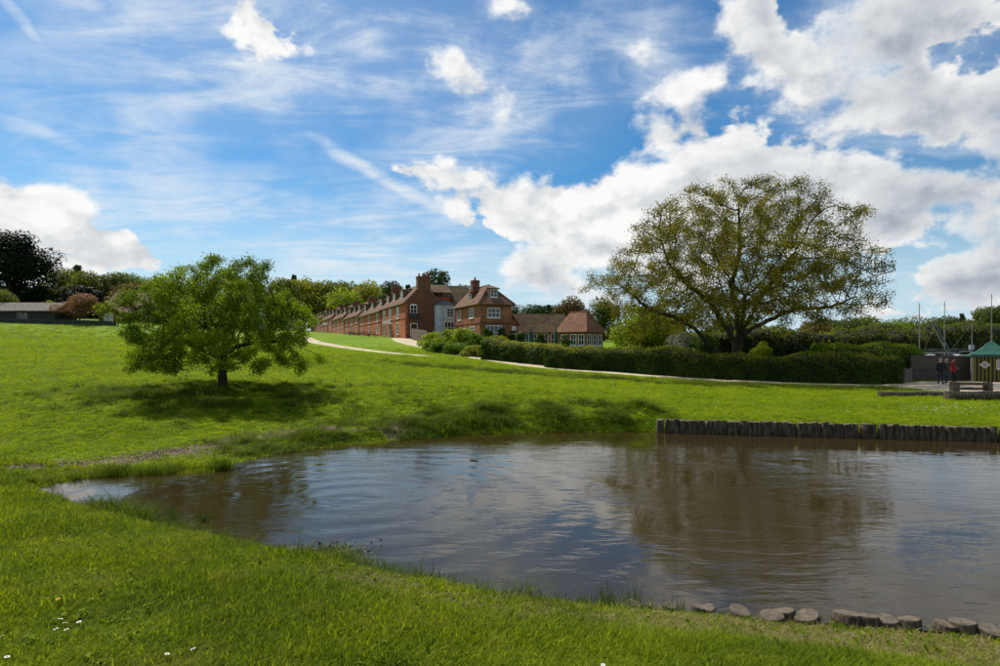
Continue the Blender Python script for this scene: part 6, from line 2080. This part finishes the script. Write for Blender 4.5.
# ================================================================== people
SKIN = solid('skin', (0.42, 0.25, 0.18), (0.38, 0.22, 0.16), 20, .6)
def cloth(name, c):
    return solid(name, c, (c[0] * .7, c[1] * .7, c[2] * .7), 14, .9, .2)
def person(px, py, D, face, height, top, legs, hair, label, pose=0, bald=False):
    p = at(px, py, D); z = gz(p.x, D) + .045
    root = empty('person', (p.x, D, z), face, label, 'person', 'people talking on the quay')
    s = height / 1.75
    # joints: x to the person's left, -y forwards
    fwd = -1
    J = {'pel': (0, 0, .93), 'waist': (0, .01, 1.08), 'chest': (0, .02, 1.28), 'neckb': (0, .02, 1.44), 'neck': (0, -.005, 1.51), 'head': (0, -.02, 1.60), 'crown': (0, -.01, 1.68)}
    Rr = {'pel': (.155, .115), 'waist': (.145, .105), 'chest': (.175, .115), 'neckb': (.10, .08), 'neck': (.056, .056), 'head': (.078, .092), 'crown': (.060, .072)}
    E = [('pel', 'waist'), ('waist', 'chest'), ('chest', 'neckb'), ('neckb', 'neck'), ('neck', 'head'), ('head', 'crown')]
    for sd, q in ((1, 'l'), (-1, 'r')):
        st = .10 + .05 * (pose == 2)
        fw = (.12 if (pose == 2 and sd > 0) else 0)
        J.update({q + 'hip': (.095 * sd, 0, .88), q + 'knee': (st * sd, -.02 - fw, .49), q + 'ank': ((st + .005) * sd, .03 - fw * 1.6, .09), q + 'toe': ((st + .03) * sd, -.14 - fw * 1.6, .045)})
        Rr.update({q + 'hip': (.095, .095), q + 'knee': (.062, .062), q + 'ank': (.045, .05), q + 'toe': (.045, .03)})
        E += [('pel', q + 'hip'), (q + 'hip', q + 'knee'), (q + 'knee', q + 'ank'), (q + 'ank', q + 'toe')]
        if pose == 0:   el, wr = (.235 * sd, .05, 1.12), (.215 * sd, -.06, .90)
        elif pose == 1: el, wr = (.22 * sd, .03, 1.13), (.12 * sd, -.20, 1.13)
        else:           el, wr = (.27 * sd, .05, 1.15), (.20 * sd, -.17, 1.06)
        J.update({q + 'sh': (.175 * sd, .02, 1.40), q + 'el': el, q + 'wr': wr})
        Rr.update({q + 'sh': (.068, .068), q + 'el': (.048, .048), q + 'wr': (.034, .034)})
        E += [('neckb', q + 'sh'), (q + 'sh', q + 'el'), (q + 'el', q + 'wr')]
        d = (Vector(wr) - Vector(el)).normalized()
        palm = Vector(wr) + d * .075
        J[q + 'palm'] = tuple(palm); Rr[q + 'palm'] = (.036, .02); E.append((q + 'wr', q + 'palm'))
        sidev = Vector((0, 1, 0)) if abs(d.y) < .6 else Vector((1, 0, 0))
        sidev = (sidev - d * sidev.dot(d)).normalized(); cur = d.cross(sidev)
        for fi, (off, ln) in enumerate(((-.027, .062), (-.009, .072), (.009, .068), (.027, .052))):
            k1 = palm + sidev * off + d * .03; k2 = k1 + d * ln * .55; k3 = k2 + (d + cur * .5 * -sd).normalized() * ln * .5
            for nm, pt, r_ in (('a', k1, .010), ('b', k2, .009), ('c', k3, .008)):
                J[f'{q}f{fi}{nm}'] = tuple(pt); Rr[f'{q}f{fi}{nm}'] = (r_, r_)
            E += [(q + 'palm', f'{q}f{fi}a'), (f'{q}f{fi}a', f'{q}f{fi}b'), (f'{q}f{fi}b', f'{q}f{fi}c')]
        t1 = Vector(wr) + d * .03 - sidev * .03; t2 = t1 + (d - sidev * .6).normalized() * .04
        J[q + 't1'], J[q + 't2'] = tuple(t1), tuple(t2); Rr[q + 't1'] = (.012, .012); Rr[q + 't2'] = (.010, .010)
        E += [(q + 'wr', q + 't1'), (q + 't1', q + 't2')]
    keys = list(J); ix = {k: i for i, k in enumerate(keys)}
    me = bpy.data.meshes.new('body'); me.from_pydata([tuple(c * s for c in J[k]) for k in keys], [(ix[a], ix[b]) for a, b in E], []); me.update()
    ob = bpy.data.objects.new('body', me); COL.objects.link(ob)
    sk = ob.modifiers.new('skin', 'SKIN')
    sv = me.skin_vertices[0].data
    for k in keys:
        sv[ix[k]].radius = (Rr[k][0] * s, Rr[k][1] * s)
        sv[ix[k]].use_root = (k == 'pel')
    ob.modifiers.new('sub', 'SUBSURF').levels = 1
    dg = bpy.context.evaluated_depsgraph_get()
    bm2 = bpy.data.meshes.new_from_object(ob.evaluated_get(dg))
    bpy.data.objects.remove(ob)
    bm2.name = 'body'
    bm2.materials.clear()
    for m_ in (SKIN, top, legs, M['door']): bm2.materials.append(m_)
    mi = []
    for f in bm2.polygons:
        c = f.center / s
        arm = abs(c.x) > .15 and c.z > .84
        if c.z > 1.475: i = 0
        elif c.z < .085: i = 3
        elif c.z < .90 and not (abs(c.x) > .19 and c.z > .7): i = 2
        else: i = 1
        for q in 'lr':
            wv = Vector(J[q + 'wr'])
            if (c - wv).dot((wv - Vector(J[q + 'el'])).normalized()) > 0 and (c - wv).length < .2: i = 0
        mi.append(i)
    bm2.polygons.foreach_set('material_index', mi)
    bm2.polygons.foreach_set('use_smooth', [True] * len(mi))
    link(bpy.data.objects.new('body', bm2), root)
    # jacket hem and hair as their own pieces
    def shell(name, cz, cy, rx, ry, rz_, z0, z1, mat, n=14, m=8, yk=None):
        mb = MB(); V = []
        for j in range(m + 1):
            zz = z0 + (z1 - z0) * j / m
            t = max(0, 1 - ((zz - cz) / rz_) ** 2) ** .5
            for i in range(n):
                a = 6.2832 * i / n
                y = math.sin(a) * ry * t + cy
                V.append((math.cos(a) * rx * t * s, y * s, zz * s))
        fs = [(j * n + i, j * n + (i + 1) % n, (j + 1) * n + (i + 1) % n, (j + 1) * n + i) for j in range(m) for i in range(n)]
        fs.append(tuple(m * n + i for i in range(n)))
        mb.add(V, fs)
        return mb.build(name, mat, parent=root, smooth=True)
    shell('hair', 1.645, .012, .098, .112, .115, 1.625, 1.757, hair)
    shell('jacket_hem', 1.0, 0.0, .205, .155, .5, .82, 1.12, top)
    nb = MB(); nb.prism([(-.012 * s, -.105 * s, 1.60 * s), (.012 * s, -.105 * s, 1.60 * s), (0, -.135 * s, 1.605 * s)], (0, 0, .045 * s)); nb.build('nose', SKIN, parent=root)
    for sx in (-.033, .033):
        eb = MB(); eb.box((sx - .011) * s, (sx + .011) * s, -.117 * s, -.10 * s, 1.632 * s, 1.643 * s); eb.build('eye', M['door'], parent=root)
        rb = MB(); rb.tube([(sx * 2.75 * s, -.01 * s, 1.60 * s), (sx * 2.95 * s, .0, 1.63 * s), (sx * 2.75 * s, .005 * s, 1.66 * s)], .014 * s, 6); rb.build('ear', SKIN, parent=root)
    mb = MB(); mb.box(-.024 * s, .024 * s, -.112 * s, -.098 * s, 1.565 * s, 1.573 * s); mb.build('mouth', solid('lips', (.3, .12, .1), (.25, .1, .08), 8, .6), parent=root)
GREYH = solid('grey_hair', (0.34, 0.33, 0.32), (0.22, 0.21, 0.2), 40, .7)
FAIRH = solid('fair_hair', (0.42, 0.33, 0.28), (0.30, 0.22, 0.18), 40, .7)
DARKH = solid('dark_hair', (0.012, 0.010, 0.009), (0.03, 0.024, 0.02), 40, .6)
person(940.6, 384, 39.6, R(150), 1.72, cloth('black_jacket', (0.018, 0.02, 0.022)), cloth('navy_jeans', (0.022, 0.03, 0.048)), GREYH, 'grey haired person in a black jacket standing on the left of the three', 0)
person(946.2, 384, 39.9, R(205), 1.66, cloth('dark_olive_coat', (0.045, 0.042, 0.034)), cloth('blue_jeans', (0.028, 0.045, 0.07)), FAIRH, 'fair haired person in a drab coat standing in the middle of the three', 1)
person(953.0, 383, 40.2, R(60), 1.70, cloth('red_jacket', (0.36, 0.018, 0.028)), cloth('black_trousers', (0.012, 0.012, 0.014)), DARKH, 'dark haired person in a red jacket on the right of the three', 2)

# ================================================================== flowers
PETAL = solid('daisy_petal', (0.8, 0.8, 0.78), (0.7, 0.7, 0.7), 20, .6)
YOLK = solid('daisy_centre', (0.6, 0.36, 0.02), (0.5, 0.28, 0.02), 20, .7)
YPET = solid('dandelion_petal', (0.62, 0.30, 0.01), (0.55, 0.22, 0.01), 20, .7)
def daisy_meshes(pet, r=.0125, n=13):
    mb = MB()
    for i in range(n):
        a = 6.2832 * i / n; c, s_ = math.cos(a), math.sin(a); t = .0028
        mb.add([(c * .003 - s_ * t * .6, s_ * .003 + c * t * .6, 0), (c * .003 + s_ * t * .6, s_ * .003 - c * t * .6, 0), (c * r + s_ * t, s_ * r - c * t, .002), (c * (r + .001), s_ * (r + .001), .0018), (c * r - s_ * t, s_ * r + c * t, .002)], [(0, 1, 2, 3, 4)])
    pm = mb.mesh('petals', pet)
    cb = MB(); cb.tube([(0, 0, -.001), (0, 0, .003), (0, 0, .0045)], [.0045, .004, .0015], 8); cm = cb.mesh('centre', YOLK)
    sb = MB(); sb.tube([(0, 0, -.075), (.002, 0, -.04), (0, 0, 0)], .0012, 5); sm = sb.mesh('stem', G_LAWN)
    return pm, cm, sm
DM = daisy_meshes(PETAL); DD = daisy_meshes(YPET, .014, 18)
def flower(px, py, meshes, name, label, group, lift=.085):
    # where the view line meets the bank
    Ds = np.linspace(2.4, 14, 1200); x = (px - 500) / F * Ds; z = EYE - (py - HZ) / F * Ds
    i = np.argmax(z < ground_z(x, Ds) + lift)
    root = empty(name, (x[i], Ds[i], z[i]), random.uniform(0, 6), label, 'flower', group)
    root.rotation_euler = (random.uniform(-.1, .35), random.uniform(-.2, .2), random.uniform(0, 6)); 
    root.scale = (1.0,) * 3
    for nm, me in zip(('petals', 'centre', 'stem'), meshes):
        link(bpy.data.objects.new(nm, me), root)
    return root
DG = 'daisies in the near grass'
for px, py, lab in [(60.5, 619, 'topmost of the cluster of white daisies at lower left'), (65, 623, 'middle daisy of the white cluster at lower left'), (79, 622, 'rightmost daisy of the white cluster at lower left'), (56, 629, 'lower left daisy of the white cluster'), (66.5, 629.5, 'lower right daisy of the white cluster'), (2, 636, 'single white daisy at the left edge'), (7, 657, 'single white daisy in the bottom left corner'), (193, 649, 'right one of two white daisies near the bottom edge'), (167, 654, 'left one of two white daisies near the bottom edge'), (603, 665, 'single white daisy at the bottom edge below the sedge')]:
    flower(px, py, DM, 'daisy', lab, DG)
flower(58, 599, DD, 'dandelion', 'single orange yellow dandelion at lower left', None)
# white specks of daisies on the far grass
def far_daisies():
    g = np.random.default_rng(8)
    P = []
    for k in range(260):
        px = g.normal(950, 26) if k < 170 else g.uniform(700, 1000); py = 408 + g.normal() * 2.4 if k < 170 else g.uniform(398, 414)
        D = (EYE - .47) * F / (py - HZ); P.append(((px - 500) / F * D, D))
    P = np.array(P); n = len(P)
    C = np.stack([P[:, 0], P[:, 1], ground_z(P[:, 0], P[:, 1]) + .07], 1)
    o = leaves('far_daisies', C, unit(g.normal(size=(n, 3)) * .3 + np.array([0, -.5, 1])), .013 * g.uniform(.7, 1.4, n), PETAL, None, None, .9)
    tag(o, 'white specks of daisies in the grass above the log revetment', 'flowers', None, 'stuff')
far_daisies()
